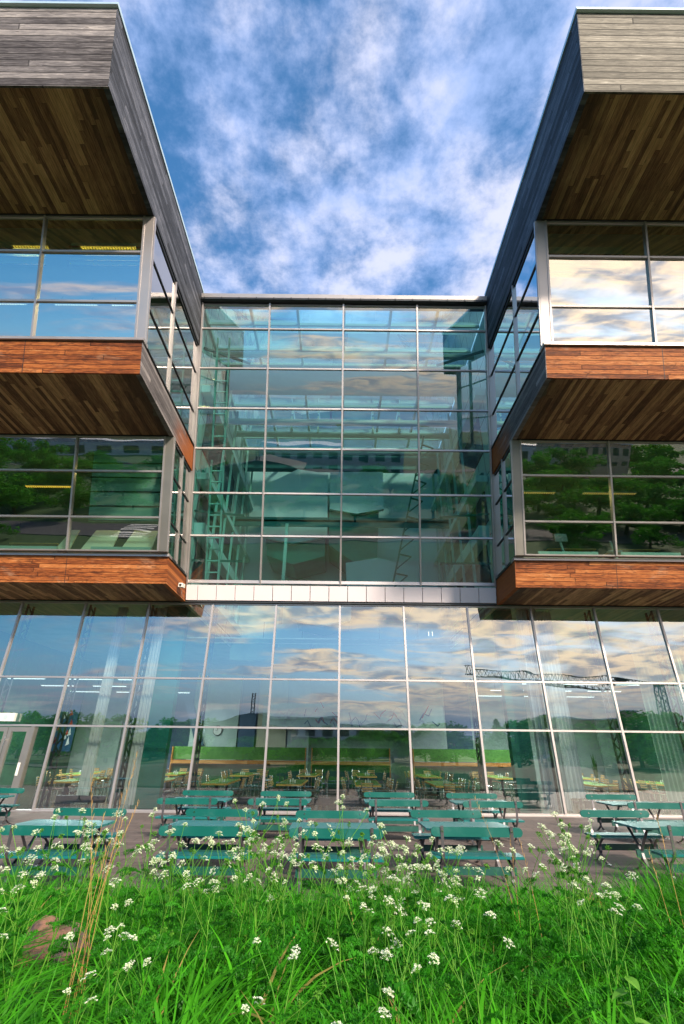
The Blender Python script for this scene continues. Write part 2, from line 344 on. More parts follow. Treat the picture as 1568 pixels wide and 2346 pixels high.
def part(name, mb, mats, parent=None, world=True, **kw):
    return put(name, mb.mesh(name, mats, **kw), parent, world)
def tag(o, label=None, cat=None, group=None, kind=None):
    if label: o['label'] = label
    if cat: o['category'] = cat
    if group: o['group'] = group
    if kind: o['kind'] = kind
    return o
def thing(name, label, cat, loc=(0, 0, 0), rz=0., group=None):
    o = bpy.data.objects.new(name, None); COL.objects.link(o); o.location = loc; o.rotation_euler = (0, 0, rz); o.empty_display_size = .2
    return tag(o, label, cat, group)
def dup(o, loc, rz=0., label=None, sc=None):
    c = o.copy(); COL.objects.link(c); c.location = loc; c.rotation_euler = (0, 0, rz)
    if label: c['label'] = label
    if sc is not None: c.scale = sc if hasattr(sc, '__len__') else (sc, sc, sc)
    for ch in o.children:
        d = ch.copy(); COL.objects.link(d); d.parent = c
        for g in ch.children: e = g.copy(); COL.objects.link(e); e.parent = d
    return c
rnd = random.Random(7)
rng = np.random.default_rng(11)
AP = lambda z: 17.88-K*(z-6.9)     # the leaning plane of the hall's glass front
SET = dict(kind='structure')

# ------------------------------------------------------------------ ground
def gz(x, y):
    """height of the grassy bank the photographer stands on"""
    t = min(1, max(0, (y-1.6)/6.1)); h = .78*(1-t)**1.12 + .04
    if y < -2: h = .80*max(0, 1-(-2-y)/9.)
    return h*(1+.05*math.sin(x*1.3+y)) + (.10*max(0, min(1, (x-2.4)/2)) if y > 0 else 0)*max(0, 1-t*.6)
xs = np.linspace(-16, 16, 65); ys = np.concatenate([np.linspace(-11.5, 0, 14), np.linspace(.4, 7.7, 40)])
mb = MB()
for y in ys:
    for x in xs: mb.v.append((x, y, gz(x, y) if y < 7.65 else -.06))
nx = len(xs)
for i in range(len(ys)-1):
    for j in range(nx-1): a = i*nx+j; mb.f.append((a, a+1, a+nx+1, a+nx))
tag(part('ground', mb, 'soil', smooth=True), kind='structure')
mb = MB(); mb.box(-40, 40, 7.2, 18.05, -.12, 0.)
tag(part('terrace', mb, 'pavers'), kind='structure')
# land behind the photographer: a meadow falling away and then rising in hills
mb = MB(); gx = np.linspace(-900, 900, 61); gy = np.concatenate([np.linspace(-900, -120, 26), np.linspace(-110, 60, 12), np.array([300., 700.])])
for y in gy:
    for x in gx:
        h = -.14
        if y < -150: h += (-(y+150))**1.12*.008*(1+.35*math.sin(x*.006+1)+.2*math.sin(x*.017))
        mb.v.append((x, y, h))
nx = len(gx)
for i in range(len(gy)-1):
    for j in range(nx-1): a = i*nx+j; mb.f.append((a, a+1, a+nx+1, a+nx))
tag(part('meadow', mb, 'lawn', smooth=True), kind='structure')
mb = MB(); mb.hexa([(-120, -30, -.13), (-22, -20, -.13), (-20, -26, -.13), (-122, -37, -.13), (-120, -30, -.06), (-22, -20, -.06), (-20, -26, -.06), (-122, -37, -.06)])
mb.box(-240, 120, -124, -112, -.13, -.05); mb.box(-21, 60, -26, -20.1, -.13, -.058)
tag(part('road', mb, 'asphalt'), kind='structure')
mb = MB()
for i in range(7): mb.box(-26.2+i*.0, -22.6, -26.3+i*.85, -25.9+i*.85, -.055, -.05)
for i in range(30): mb.box(-230+i*11, -226+i*11, -118.2, -118, -.045, -.04)
tag(part('road_markings', mb, 'road_paint'), kind='structure')

# ------------------------------------------------------------------ the building
B = thing('office_building', 'glass and timber office building with two stepped overhanging wings beside a recessed glass hall', 'building', (0, 18, 0))
def bp(name, mb, m, **kw): return part(name, mb, m, B, **kw)
def sx(s, a, b): return (a, b) if s > 0 else (-b, -a)
XE = 15.8
def lean_quad(s, x0, x1, z0, z1, Y0, Z0, off=0.):
    f = lambda z: Y0-K*(z-Z0)+off
    a, b = sx(s, x0, x1)
    return [(a, f(z0), z0), (b, f(z0), z0), (b, f(z1), z1), (a, f(z1), z1)]
def lean_box(mb, s, x0, x1, z0, z1, Y0, Z0, d0, d1):
    p = lean_quad(s, x0, x1, z0, z1, Y0, Z0, d0); q = lean_quad(s, x0, x1, z0, z1, Y0, Z0, d1)
    return mb.hexa([p[0], p[1], q[1], q[0], p[3], p[2], q[2], q[3]])
for s in (-1, 1):
    pf = 'parapet_front' if s < 0 else 'parapet_front_right'
    # --- top storey box: parapet
    def front(z0, z1, ya, yb, m, name, th=.05):
        a, b = sx(s, 6.05, XE); mb = MB(); mb.prism([(a, ya, z0), (a, yb, z1), (a, yb+th, z1), (a, ya+th, z0)], (b-a, 0, 0)); return bp(name, mb, m)
    def sidew(z0, z1, ya, yb, m, name, th=.16, back=None):
        x = s*6.03; ba, bb = back if back else (AP(z0)+.04, AP(z1)+.04)
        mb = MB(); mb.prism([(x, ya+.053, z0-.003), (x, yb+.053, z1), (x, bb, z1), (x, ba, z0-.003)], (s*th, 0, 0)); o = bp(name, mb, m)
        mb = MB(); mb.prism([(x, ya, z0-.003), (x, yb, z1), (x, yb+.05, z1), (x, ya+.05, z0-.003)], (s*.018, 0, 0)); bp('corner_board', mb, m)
        return o
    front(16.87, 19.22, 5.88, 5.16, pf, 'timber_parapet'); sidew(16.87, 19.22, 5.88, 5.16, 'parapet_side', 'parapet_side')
    front(11.80, 12.76, 10.70, 10.38, 'band_front', 'timber_fascia'); sidew(11.80, 12.76, 10.70, 10.38, 'band_side', 'fascia_side')
    front(6.93, 7.80, 15.68, 15.40, 'band_front', 'timber_fascia'); sidew(6.93, 7.80, 15.68, 15.40, 'band_front' if s < 0 else 'band_side', 'fascia_side')
    # vertical joints on the fascias
    for (zz0, zz1, ya, yb) in ((11.80, 12.76, 10.70, 10.38), (6.93, 7.80, 15.68, 15.40)):
        for xj in (9.55, 12.7):
            a, b = sx(s, xj-.008, xj+.008); mb = MB(); mb.prism([(a, ya-.004, zz0), (a, yb-.004, zz1), (a, yb+.02, zz1), (a, ya+.02, zz0)], (b-a, 0, 0)); bp('joint_strip', mb, 'black')
    # metal edge of the roof
    a, b = sx(s, 6.0, XE); mb = MB(); mb.box(a, b, 5.08, 5.5, 19.235, 19.35); bp('roof_edge', mb, 'edge_metal')
    mb = MB(); x = s*6.0; mb.box(*sorted((x, x+s*.2)), 5.5, 13.85, 19.235, 19.35); bp('roof_edge', mb, 'edge_metal')
    mb = MB(); a, b = sx(s, 6.2, XE-.01); mb.box(a, b, 5.5, 27, 19.0, 19.2); bp('roof', mb, 'slab')
    # soffits
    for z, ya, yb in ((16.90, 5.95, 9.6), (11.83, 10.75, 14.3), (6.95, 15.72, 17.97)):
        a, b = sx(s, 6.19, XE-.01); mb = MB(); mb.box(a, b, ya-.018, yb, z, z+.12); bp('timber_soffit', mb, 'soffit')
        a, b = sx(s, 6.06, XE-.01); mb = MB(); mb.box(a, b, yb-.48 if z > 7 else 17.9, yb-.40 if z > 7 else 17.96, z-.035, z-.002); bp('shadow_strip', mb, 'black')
    # sills
    for z, y in ((12.765, 10.36), (7.805, 15.38)):
        a, b = sx(s, 5.99, XE); mb = MB(); mb.box(a, b, y-.05, y+.3, z, z+.10); bp('sill', mb, 'aluminium')
        x = s*5.99; mb = MB(); mb.box(*sorted((x, x+s*.2)), y+.3, AP(z), z, z+.045); bp('sill', mb, 'dark_metal')
    # window bands
    for lvl, (z0, z1, Y0, Z0, tr) in enumerate(((12.87, 16.86, 9.18, 16.86, (15.71, 14.12)), (7.91, 11.79, 13.90, 11.74, (10.59, 9.035)))):
        edges = (6.33, 9.48, 12.63, XE)
        for i in range(3):
            e0, e1 = edges[i], edges[i+1]
            mb = MB(); mb.quad(*lean_quad(s, e0, e1, z0, z1, Y0, Z0, .03)); wn = bp('window', mb, 'glass_wing' if lvl == 0 else 'glass_lower')
            for zt in tr:
                mb = MB(); lean_box(mb, s, e0+.03, e1-.03, zt-.03, zt+.03, Y0, Z0, -.03, .08); part('transom', mb, 'aluminium', wn)
            mb = MB(); lean_box(mb, s, e0+.03, e1-.03, z0, z0+.045, Y0, Z0, -.025, .08); part('frame', mb, 'aluminium', wn); mb = MB(); lean_box(mb, s, e0+.03, e1-.03, z1-.05, z1, Y0, Z0, -.02, .08)
            part('frame', mb, 'aluminium', wn)
            mb = MB(); lean_box(mb, s, e1-.03, e1+.03, z0, z1, Y0, Z0, -.045, .12); bp('mullion', mb, 'aluminium')
        mb = MB(); lean_box(mb, s, 6.30, 6.36, z0, z1, Y0, Z0, -.05, .12); bp('mullion', mb, 'aluminium')
        mb = MB(); lean_box(mb, s, 6.03, 6.30, z0, z1, Y0, Z0, -.03, .16); bp('corner_post', mb, 'aluminium' if lvl == 0 else 'aluminium_grey')
        mb = MB(); lean_box(mb, s, 5.985, 6.03, z0, z1, Y0, Z0, -.02, .06); bp('corner_trim', mb, 'aluminium')
        # glazed flank between the front and the hall
        x = s*6.10; fy = lambda z: Y0-K*(z-Z0)+.16
        mids = (.42,) if lvl == 0 else (.5,)
        st = [0]+list(mids)+[1]
        ly = lambda z, t: fy(z)+(AP(z)-.10-fy(z))*t
        for t0, t1 in zip(st, st[1:]):
            mb = MB(); mb.quad((x, ly(z0, t0), z0), (x, ly(z0, t1), z0), (x, ly(z1, t1), z1), (x, ly(z1, t0), z1)); wn = bp('flank_window', mb, 'glass_side')
            for zt in tr:
                mb = MB(); mb.bar((x, ly(zt, t0)+.03, zt), (x, ly(zt, t1)-.03, zt), .05, .07, (0, 0, 1)); part('transom', mb, 'dark_metal', wn)
            mb = MB(); mb.bar((x, ly(z1, t0)+.03, z1-.05), (x, ly(z1, t1)-.03, z1-.05), .1, .07, (0, 0, 1)); part('frame', mb, 'dark_metal', wn); mb = MB(); mb.bar((x, ly(z0, t0)+.03, z0+.03), (x, ly(z0, t1)-.03, z0+.03), .06, .07, (0, 0, 1)); part('frame', mb, 'dark_metal', wn)
        for t_ in mids:
            mb = MB(); mb.bar((x-s*.02, ly(z0, t_), z0), (x-s*.02, ly(z1, t_), z1), .1, .06, (1, 0, 0)); bp('mullion', mb, 'aluminium')
        mb = MB(); mb.bar((x-s*.03, AP(z0)-.06, z0), (x-s*.03, AP(z1)-.06, z1), .12, .09, (1, 0, 0)); bp('corner_post', mb, 'aluminium')
        # rooms
        zf, zc = z0-.02, z1+.02
        a, b = sx(s, 6.2, XE-.01)
        mb = MB(); mb.box(a, b, fy(z0)+.5, 21, zf-.35, zf-.02); bp('floor_slab', mb, 'room_dark')
        mb = MB(); mb.box(a, b, fy(z1)+.25, 21, zc, zc+.06); bp('ceiling', mb, 'ceiling')
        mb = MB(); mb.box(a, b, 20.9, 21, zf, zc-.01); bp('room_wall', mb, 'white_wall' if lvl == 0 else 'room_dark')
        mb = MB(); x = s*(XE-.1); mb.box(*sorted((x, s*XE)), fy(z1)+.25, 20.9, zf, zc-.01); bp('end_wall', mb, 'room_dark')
    # side wall of the glass hall
    x = s*6.1; mb = MB(); mb.prism([(x, AP(6.95)+.15, 6.95), (x, 27, 6.95), (x, 27, 18.95), (x, AP(18.95)+.15, 18.95)], (s*.12, 0, 0)); bp('hall_wall', mb, 'ribbed_panel')
    for zz0, zz1, y0, y1 in ((7.9, 9.6, 18.3, 24.5), (10.4, 11.8, 17.6, 24.5), (13.4, 15.3, 17., 23.)):
        mb = MB(); x = s*6.06; mb.box(*sorted((x, x+s*.035)), y0, y1, zz0, zz1); bp('inner_window', mb, 'window_dark')
    mb = MB(); x = s*5.98; mb.prism([(x, 17.4, 12.2), (x, 24.8, 12.2), (x, 24.8, 12.6), (x, 17.4, 12.6)], (s*.11, 0, 0)); bp('hall_ledge', mb, 'teal_steel')
    for zz0, zz1, pr in ((9.65, 10.15, .45), (11.9, 12.15, .5), (15.5, 15.8, .4), (7.5, 7.85, .5)):
        x = s*6.07; mb = MB(); mb.prism([(x, AP(zz0)+.75, zz0), (x, 26.9, zz0), (x, 26.9, zz1), (x, AP(zz1)+.75, zz1)], (-s*pr, 0, 0)); bp('gallery_edge', mb, 'pale_panel')
    for k in range(5):
        y = 18.9+k*1.7; mb = MB(); mb.bar((s*5.6, y, 7.9), (s*5.75, y, 18.3), .10, .10); bp('gallery_post', mb, 'pale_steel')
    # diagonal braces
    for z in (17.2, 10.5, 8.6):
        mb = MB(); mb.bar((s*6.0, AP(z)+.5, z), (s*4.3, AP(z)+1.9, z+.5), .09, .09); bp('brace', mb, 'teal_steel')

# --- glass front of the hall
ax = [-5.97, -3.14, -.03, 3.08, 5.97]; azs = [17.63, 15.96, 14.32, 12.71, 10.97, 9.35]
for i in range(4):
    e0, e1 = ax[i], ax[i+1]
    mb = MB(); zs = [7.62, 9.35, 10.97, 12.71, 14.32, 15.96, 17.63, 18.68]
    for za, zb in zip(zs, zs[1:]): j = [rnd.uniform(-.006, .006) for _ in range(3)]; mb.quad((e0, AP(za)+j[0], za), (e1, AP(za)+j[1], za), (e1, AP(zb)+j[1]+j[2]-j[0], zb), (e0, AP(zb)+j[2], zb))
    wn = bp('hall_window', mb, 'glass_atrium')
    for zt in azs+[7.65, 18.66]:
        mb = MB(); mb.bar((e0+.03, AP(zt)-.01, zt), (e1-.03, AP(zt)-.01, zt), .07 if zt > 7.7 else .12, .09, (0, 0, 1)); part('transom', mb, 'aluminium', wn)
for x in ax:
    mb = MB(); mb.bar((x, AP(7.56)-.02, 7.56), (x, AP(18.72)-.02, 18.72), .065, .13, (1, 0, 0)); bp('mullion', mb, 'aluminium')
mb = MB(); mb.box(-6.0, 6.0, AP(18.8)-.22, AP(18.8)+.3, 18.73, 18.80)
for i in range(17): mb.box(-5.9+i*.73, -5.86+i*.73, AP(18.8)-.24, AP(18.8)-.2, 18.74, 18.95)
bp('eaves_trim', mb, 'dark_metal')
mb = MB(); y = AP(18.9); mb.prism([(-6., y-.20, 18.81), (-6., y-.26, 18.97), (-6., y-.1, 18.99), (-6., y+.3, 18.99), (-6., y+.3, 18.81)], (12, 0, 0)); bp('gutter', mb, 'aluminium')
# metal cladding strip between hall and restaurant
xs_ = [-6.0]+[-5.55+.725*i for i in range(16)]+[6.0]
for x0, x1 in zip(xs_, xs_[1:]):
    mb = MB(); g = .012; mb.hexa([(x0+g, AP(6.97)-.06, 6.97), (x1-g, AP(6.97)-.06, 6.97), (x1-g, AP(6.97)+.1, 6.97), (x0+g, AP(6.97)+.1, 6.97), (x0+g, AP(7.52)-.06, 7.52), (x1-g, AP(7.52)-.06, 7.52), (x1-g, AP(7.52)+.1, 7.52), (x0+g, AP(7.52)+.1, 7.52)]); bp('cladding_panel', mb, 'panel_metal')
mb = MB(); mb.box(-6.0, 6.0, 18.05, 18.25, 7.0, 7.45); mb.box(-6.02, 6.02, 17.85, 17.98, 6.90, 6.96); bp('lintel', mb, 'dark_metal')
# hall roof
mb = MB(); mb.box(-6.1, 6.1, 17.6, 19.8, 18.82, 18.97); bp('hall_roof', mb, 'ceiling')
for y0, y1 in ((14.2, 17.6), (19.8, 27.1)):
    for i in range(6):
        mb = MB(); x0 = -6.05+i*2.02; mb.quad((x0, y0, 18.9), (x0+2., y0, 18.9), (x0+2., y1, 18.9), (x0, y1, 18.9)); bp('skylight', mb, 'glass_roof')
        mb = MB(); mb.box(x0-.05, x0+.05, y0, y1, 18.72, 18.92); bp('skylight_bar', mb, 'pale_steel')
    for y in np.arange(y0+.9, y1-.3, 1.5):
        mb = MB(); mb.box(-6.04, 6.04, y-.04, y+.04, 18.76, 18.89); bp('skylight_bar', mb, 'pale_steel')
for y, z, r in ((19.9, 17.1, .17), (21.8, 17.7, .17), (24.2, 18.2, .25), (16.2, 18.1, .14)):
    mb = MB(); mb.tube([(-6.0, y, z), (6.0, y, z)], r, 14); bp('roof_tube', mb, 'pale_steel', smooth=True)
for x in (-2.9, -1.4, 1.7, 3.2):
    mb = MB(); mb.bar((x, 21.6, 17.7), (x, 21.6, 18.8), .08, .08); mb.bar((x, 21.0, 18.2), (x, 22.8, 18.2), .07, .07); bp('hanger', mb, 'pale_steel')
mb = MB(); mb.box(-6.1, 6.1, 24.75, 25.2, 17.3, 18.8); bp('back_beam', mb, 'teal_steel')
mb = MB(); mb.box(-6.1, 6.1, 27, 27.2, 6.95, 18.8); bp('hall_back_wall', mb, 'pale_panel')
mb = MB(); mb.box(-6.05, 6.05, 22.9, 23.2, 12.78, 13.05); mb.box(-6.05, 6.05, 22.9, 22.96, 12.5, 12.9); bp('walkway_beam', mb, 'teal_steel')
mb = MB(); mb.bar((-2.9, 22.6, 7.2), (-2.9, 22.6, 12.5), .16, .16); bp('column', mb, 'pale_steel')
mb = MB()
for a, b2 in (((4.25, 20.3, 16.6), (2.55, 22.3, 9.2)),):
    a = Vector(a); b2 = Vector(b2); d = Vector((.65, .35, 0))
    mb.bar(a, b2, .08, .08); 
    for k in range(8):
        p = a+(b2-a)*(k+.5)/8; mb.bar(p, p+d, .06, .06); mb.bar(p+d, p+(b2-a)/8*.8, .05, .05)
bp('lattice_strut', mb, 'teal_steel')
# suspended faceted rooms at the back of the hall
def pod(pts, under, y0, y1, label):
    r = thing('hanging_pod', label, 'pod', (sum(p[0] for p in pts)/len(pts), y0, min(p[1] for p in pts)), 0, 'faceted pods hanging in the hall')
    mb = MB(); mb.prism([(x, y0, z) for x, z in pts], (0, .25, 0)); part('front_panel', mb, 'pale_panel', r)
    mb = MB(); mb.prism([(x*.98, y0+.26, z-.05) for x, z in under], (0, y1-y0-.26, 0)); part('shell', mb, 'teal_column' if under is not pts else 'pale_panel', r)
pod([(-4.7, 15.55), (-2.66, 16.77), (-.85, 16.48), (-.80, 12.42), (-2.69, 11.97), (-4.42, 12.37)], [(-4.7, 15.45), (-2.66, 16.7), (-.9, 16.4), (-.95, 11.4), (-2.69, 10.9), (-4.2, 11.4)], 24, 26.9, 'pale faceted room hanging left of centre behind the tall hall glass')
pod([(-.72, 16.48), (2.38, 16.52), (2.37, 14.06), (.83, 13.75), (-.70, 14.03)], [(-.74, 16.4), (2.3, 16.4), (1.95, 11.03), (.8, 10.9), (-.74, 12.)], 23.8, 26.9, 'pale angular room with dark green underside hanging right of centre behind the hall glass')
pod([(.23, 10.84), (2.01, 11.15), (4.03, 10.6), (3.98, 9.5), (.29, 9.5)], [(.23, 10.8), (2.01, 11.1), (4., 10.5), (3.8, 8.6), (.4, 8.6)], 23.9, 26.9, 'lowest pale faceted room just above the metal strip, right of centre')
pod([(-2.52, 9.3), (-2.49, 7.8), (-.96, 7.5), (.53, 7.79), (.53, 9.3)], [(-2.4, 9.2), (-2.4, 7.9), (-.96, 7.6), (.5, 7.9), (.5, 9.2)], 24.1, 26.9, 'white six sided room seen through the restaurant glass just under the metal strip')

# --- restaurant front
MX = [-.04+2.46*n for n in range(-6, 7)]; MX = [-17.2]+MX+[17.2]
def gbay(x0, x1, zt):
    mb = MB(); zs = [.06, 2.52, 4.12, 6.9]      # three panes, none set perfectly true
    for za, zb in zip(zs, zs[1:]): j = [18.0+rnd.uniform(-.006, .006) for _ in range(3)]; mb.quad((x0, j[0], za), (x1, j[1], za), (x1, j[1]+j[2]-j[0], zb), (x0, j[2], zb))
    wn = bp('restaurant_window', mb, 'glass_ground')
    for z in zt:
        mb = MB(); mb.box(x0+.035, x1-.035, 17.955, 18.05, z-.03, z+.03); part('transom', mb, 'aluminium', wn)
        if z > 1:
            mb = MB()
            for xx in (x0+.14, x1-.14): mb.lathe([(.0, 0), (.028, 0), (.028, .012), (.0, .012)], (xx, 17.96, z+.07), 8)
            part('glass_clip', mb, 'chrome', wn)
for i in range(len(MX)-1):
    if abs(MX[i]+12.34) < .2: continue   # the door bay
    gbay(MX[i], MX[i+1], (.045, 2.52, 4.12, 6.87))
for x in MX:
    mb = MB(); mb.box(x-.036, x+.036, 17.945, 18.06, 0, 6.93); bp('mullion', mb, 'aluminium')
    if abs(x) < 15.5 and abs(abs(x)-.04) > .3 or abs(x) < 1:
        if round((x+.04)/2.46) in (-5, -4, -3, -2, 2, 3, 4, 5):
            mb = MB(); y0, y1 = 18.35, 18.72
            mb.bar((x, y0, .05), (x, y0, 6.88), .06, .06); mb.bar((x, y1, .05), (x, y1, 6.88), .06, .06)
            for k in range(12): z = .25+k*.55; mb.bar((x, y0, z), (x, y1, z+.27), .035, .035); mb.bar((x, y1, z+.27), (x, y0, z+.55), .035, .035)
            bp('lattice_strut', mb, 'dark_metal')
mb = MB(); mb.box(-17.2, 17.2, 17.86, 18.2, -.02, .035); bp('threshold', mb, 'aluminium')
# door bay
x0, x1 = MX[2], MX[3]
mb = MB(); mb.quad((x0, 18, 2.56), (x1, 18, 2.56), (x1, 18, 6.9), (x0, 18, 6.9)); wn = bp('restaurant_window', mb, 'glass_ground')
for z in (2.52, 4.12, 6.87):
    mb = MB(); mb.box(x0+.035, x1-.035, 17.955, 18.05, z-.03, z+.03); part('transom', mb, 'aluminium', wn)
mb = MB(); mb.quad((-10.45, 18, .06), (x1, 18, .06), (x1, 18, 2.48), (-10.45, 18, 2.48)); wn = bp('side_light', mb, 'glass_ground')
mb = MB(); mb.box(-10.62, -10.50, 17.88, 18.1, .04, 2.48); bp('door_jamb', mb, 'aluminium_grey')
for a, b2, hs in ((-12.2, -11.42, 1), (-11.40, -10.64, 1)):
    mb = MB()
    for q in ((a, a+.12, .06, 2.46), (b2-.12, b2, .06, 2.46), (a+.12, b2-.12, 2.32, 2.46), (a+.12, b2-.12, .06, .34)): mb.box(q[0], q[1], 17.92, 18.02, q[2], q[3])
    d = bp('glass_door', mb, 'aluminium_grey')
    mb = MB(); mb.quad((a+.12, 17.97, .34), (b2-.12, 17.97, .34), (b2-.12, 17.97, 2.32), (a+.12, 17.97, 2.32)); part('door_pane', mb, 'glass_ground', d)
    mb = MB(); hx = b2-.16 if a < -12 else a+.05; mb.tube([(hx, 17.80, .7), (hx, 17.80, 2.2)], .018, 8)
    for z in (.85, 2.05): mb.tube([(hx, 17.80, z), (hx, 17.93, z)], .012, 6)
    part('handle', mb, 'chrome', d)
mb = MB(); mb.box(-10.74, -10.66, 17.89, 17.915, 1.0, 1.38); bp('lock_plate', mb, 'white_plastic')
# restaurant shell
mb = MB(); mb.box(-17.2, 17.2, 18.2, 34, -.2, .0); bp('restaurant_floor', mb, 'dark_floor')
for a, b2 in ((-17.2, -6.1), (6.1, 17.2)):
    mb = MB(); mb.box(a, b2, 18.03, 34, 7.07, 7.2); bp('restaurant_ceiling', mb, 'ceiling')
mb = MB(); mb.box(-6.1, 6.1, 27, 34, 6.95, 7.2); mb.box(-6.1, 6.1, 26.8, 27.0, 6.2, 7.4); bp('restaurant_ceiling', mb, 'ceiling')
mb = MB(); mb.box(-17.2, 17.2, 34, 34.2, 0, 7.3); bp('back_wall', mb, 'white_wall')
for x in (-17.3, 17.2): mb = MB(); mb.box(x, x+.1, 18.0, 34, 0, 7.3); bp('end_wall', mb, 'green_wall')
for x0, x1, y, z0, z1, m_ in ((-11.2, -9.4, 33.8, 0, 6.9, 'blue_panel'), (-6.2, -5.2, 31.9, 0, 6., 'blue_panel'), (-9.2, -6.3, 32., 0, 6.2, 'white_wall'), (-5.1, -3.3, 32., 0, 6.2, 'cream_panel'), (-3.2, -1.9, 32., 0, 6., 'shed_pale'), (4.4, 6.6, 32.2, 0, 6.2, 'shed_pale'), (6.7, 8.4, 33.0, 0, 6.6, 'blue_panel'), (15.4, 16.6, 31, 0, 6, 'room_dark')):
    mb = MB(); mb.box(x0, x1, y, y+.15, z0+.001, z1); bp('wall_panel', mb, m_)
mb = MB(); mb.hexa([(-8.7, 31.8, 2.0), (-8.2, 31.8, 2.0), (-8.2, 31.9, 2.0), (-8.7, 31.9, 2.0), (-9.8, 31.8, 4.6), (-9.3, 31.8, 4.6), (-9.3, 31.9, 4.6), (-9.8, 31.9, 4.6)]); bp('slanted_panel', mb, 'blue_panel')
for s, xa, xb in ((-1, -7.22, -6.28), (1, 6.27, 7.0)):
    mb = MB(); mb.box(xa, xb, 19.15, 19.5, 0, 7.05); bp('column', mb, 'teal_column')
# servery: three screened counters with an orange shelf
for x0, x1, lb in ((-9.2, -1.9, 'long green servery counter with orange shelf left of the hall'), (-1.5, 2.75, 'short green servery counter with orange shelf in the middle of the room'), (4.1, 10.6, 'long green servery counter with orange shelf on the right')):
    r = thing('serving_counter', lb, 'counter', ((x0+x1)/2, 29.6, 0), 0, 'servery counters')
    mb = MB(); mb.box(x0, x1, 29.4, 29.5, 1.30, 1.93); part('screen', mb, 'green_screen', r)
    mb = MB(); mb.box(x0, x1, 29.2, 29.7, 1.10, 1.27); part('shelf', mb, 'orange_shelf', r)
    mb = MB(); mb.box(x0, x1, 29.5, 30.2, 0.01, 1.08); part('front_panel', mb, 'green_wall', r)
    mb = MB(); mb.box(x0-.05, x0-.001, 29.2, 29.7, .01, 1.93); part('end_post', mb, 'orange_shelf', r); mb = MB(); mb.box(x1+.001, x1+.05, 29.2, 29.7, .01, 1.93); part('end_post', mb, 'orange_shelf', r)
# frieze: band of zigzag strokes above the counters
mb = MB(); mb.box(-4.6, 6.2, 30.6, 30.7, 3.0, 4.3); fz = tag(part('wall_frieze', mb, 'white_wall'), 'pale painted band of grey and red zigzag strokes high above the servery counters', 'mural')
for m_, cnt in (('shed_pale', 30), ('red', 7), ('blue_panel', 12)):
    mb = MB()
    for k in range(cnt):
        x = rnd.uniform(-4.4, 5.8); z = rnd.uniform(3.15, 3.9); pts = [Vector((x, 30.585, z))]
        for q in range(3): pts.append(pts[-1]+Vector((rnd.uniform(.08, .35), 0, rnd.choice((-1, 1))*rnd.uniform(.1, .4))))
        for p, q in zip(pts, pts[1:]):
            if 3.02 < q.z < 4.28: mb.bar(p, q, .055, .02, (0, 0, 1))
    part('stroke', mb, m_, fz)
r = thing('wall_picture', 'dark blue picture with red and white pennant shapes on the far left restaurant wall', 'picture', (-16.4, 31., 1.6))
mb = MB(); mb.box(-17.1, -15.8, 31.0, 31.06, 1.6, 4.4); part('board', mb, 'blue_panel', r)
for m_ in ('red', 'white_plastic'):
    for q in range(7):
        x = rnd.uniform(-17., -16.1); z = rnd.uniform(1.8, 3.8); mb = MB(); mb.prism([(x, 30.98, z), (x+rnd.uniform(.12, .25), 30.98, z+.1), (x+.1, 30.98, z+rnd.uniform(.3, .6))], (0, .015, 0)); part('pennant', mb, m_, r)
r = thing('wall_clock', 'round white wall clock above the left servery counter', 'clock', (-7.5, 31.95, 2.82))
mb = MB(); mb.v = []; 
def disc(mb, cx, y, cz, rr, th, n=24):
    mb.prism([(cx+rr*math.cos(2*PI*k/n), y, cz+rr*math.sin(2*PI*k/n)) for k in range(n)], (0, th, 0)); return mb
part('face', disc(MB(), -7.5, 31.9, 2.82, .25, .04), 'white_plastic', r); part('rim', disc(MB(), -7.5, 31.915, 2.82, .28, .03), 'black', r)
mb = MB(); mb.bar((-7.5, 31.89, 2.82), (-7.66, 31.89, 2.83), .025, .012); part('hand', mb, 'black', r); mb = MB(); mb.bar((-7.5, 31.885, 2.82), (-7.5, 31.885, 3.02), .02, .012); part('hand', mb, 'black', r)

# ------------------------------------------------------------------ things inside the building
def curtain(name, label, x0, x1, y, z0, z1, n=9, amp=.07, m_='curtain', seed=1, group='long white curtains'):
    q = random.Random(seed); mb = MB(); N = n*6
    ph = [q.uniform(0, 6) for _ in range(3)]
    for side in (0, 1):
        for i in range(N+1):
            t = i/N
            for j, zf in enumerate((0, .5, 1)):
                z = z0+(z1-z0)*zf; fl = 1.+.10*(1-zf)
                x = (x0+x1)/2+((x1-x0)*(t-.5))*fl
                yy = y+amp*math.sin(t*n*2*PI+ph[0]+.5*math.sin(t*9+ph[1]))*(1-.25*zf)+.02*math.sin(t*31+zf*2)+side*.012
                mb.v.append((x, yy, z))
    for side in (0, 1):
        b0 = side*(N+1)*3
        for i in range(N):
            for j in range(2):
                a = b0+i*3+j; f = (a, a+3, a+4, a+1); mb.f.append(f if side == 0 else f[::-1])
    o = part(name, mb, m_, smooth=True); return tag(o, label, 'curtain', group)
curtain('curtain', 'tall white pleated curtain left of the hall beside the left green column', -7.88, -7.05, 18.9, .12, 6.95, 7, amp=.1, seed=2)
curtain('curtain', 'narrow grey curtain edge at the left lattice strut near the door', -9.05, -8.65, 18.9, .12, 6.95, 4, seed=3)
curtain('curtain', 'white pleated curtain directly right of the right green column', 6.95, 7.75, 18.45, .12, 6.95, 8, seed=4)
curtain('curtain', 'white curtain right of the lattice strut by the right column', 7.85, 8.45, 18.85, .45, 6.95, 5, seed=5)
curtain('curtain', 'dark green shaded curtain near the right edge of the restaurant', 12.4, 14.4, 20.6, .12, 6.2, 12, m_='green_blind', seed=6)

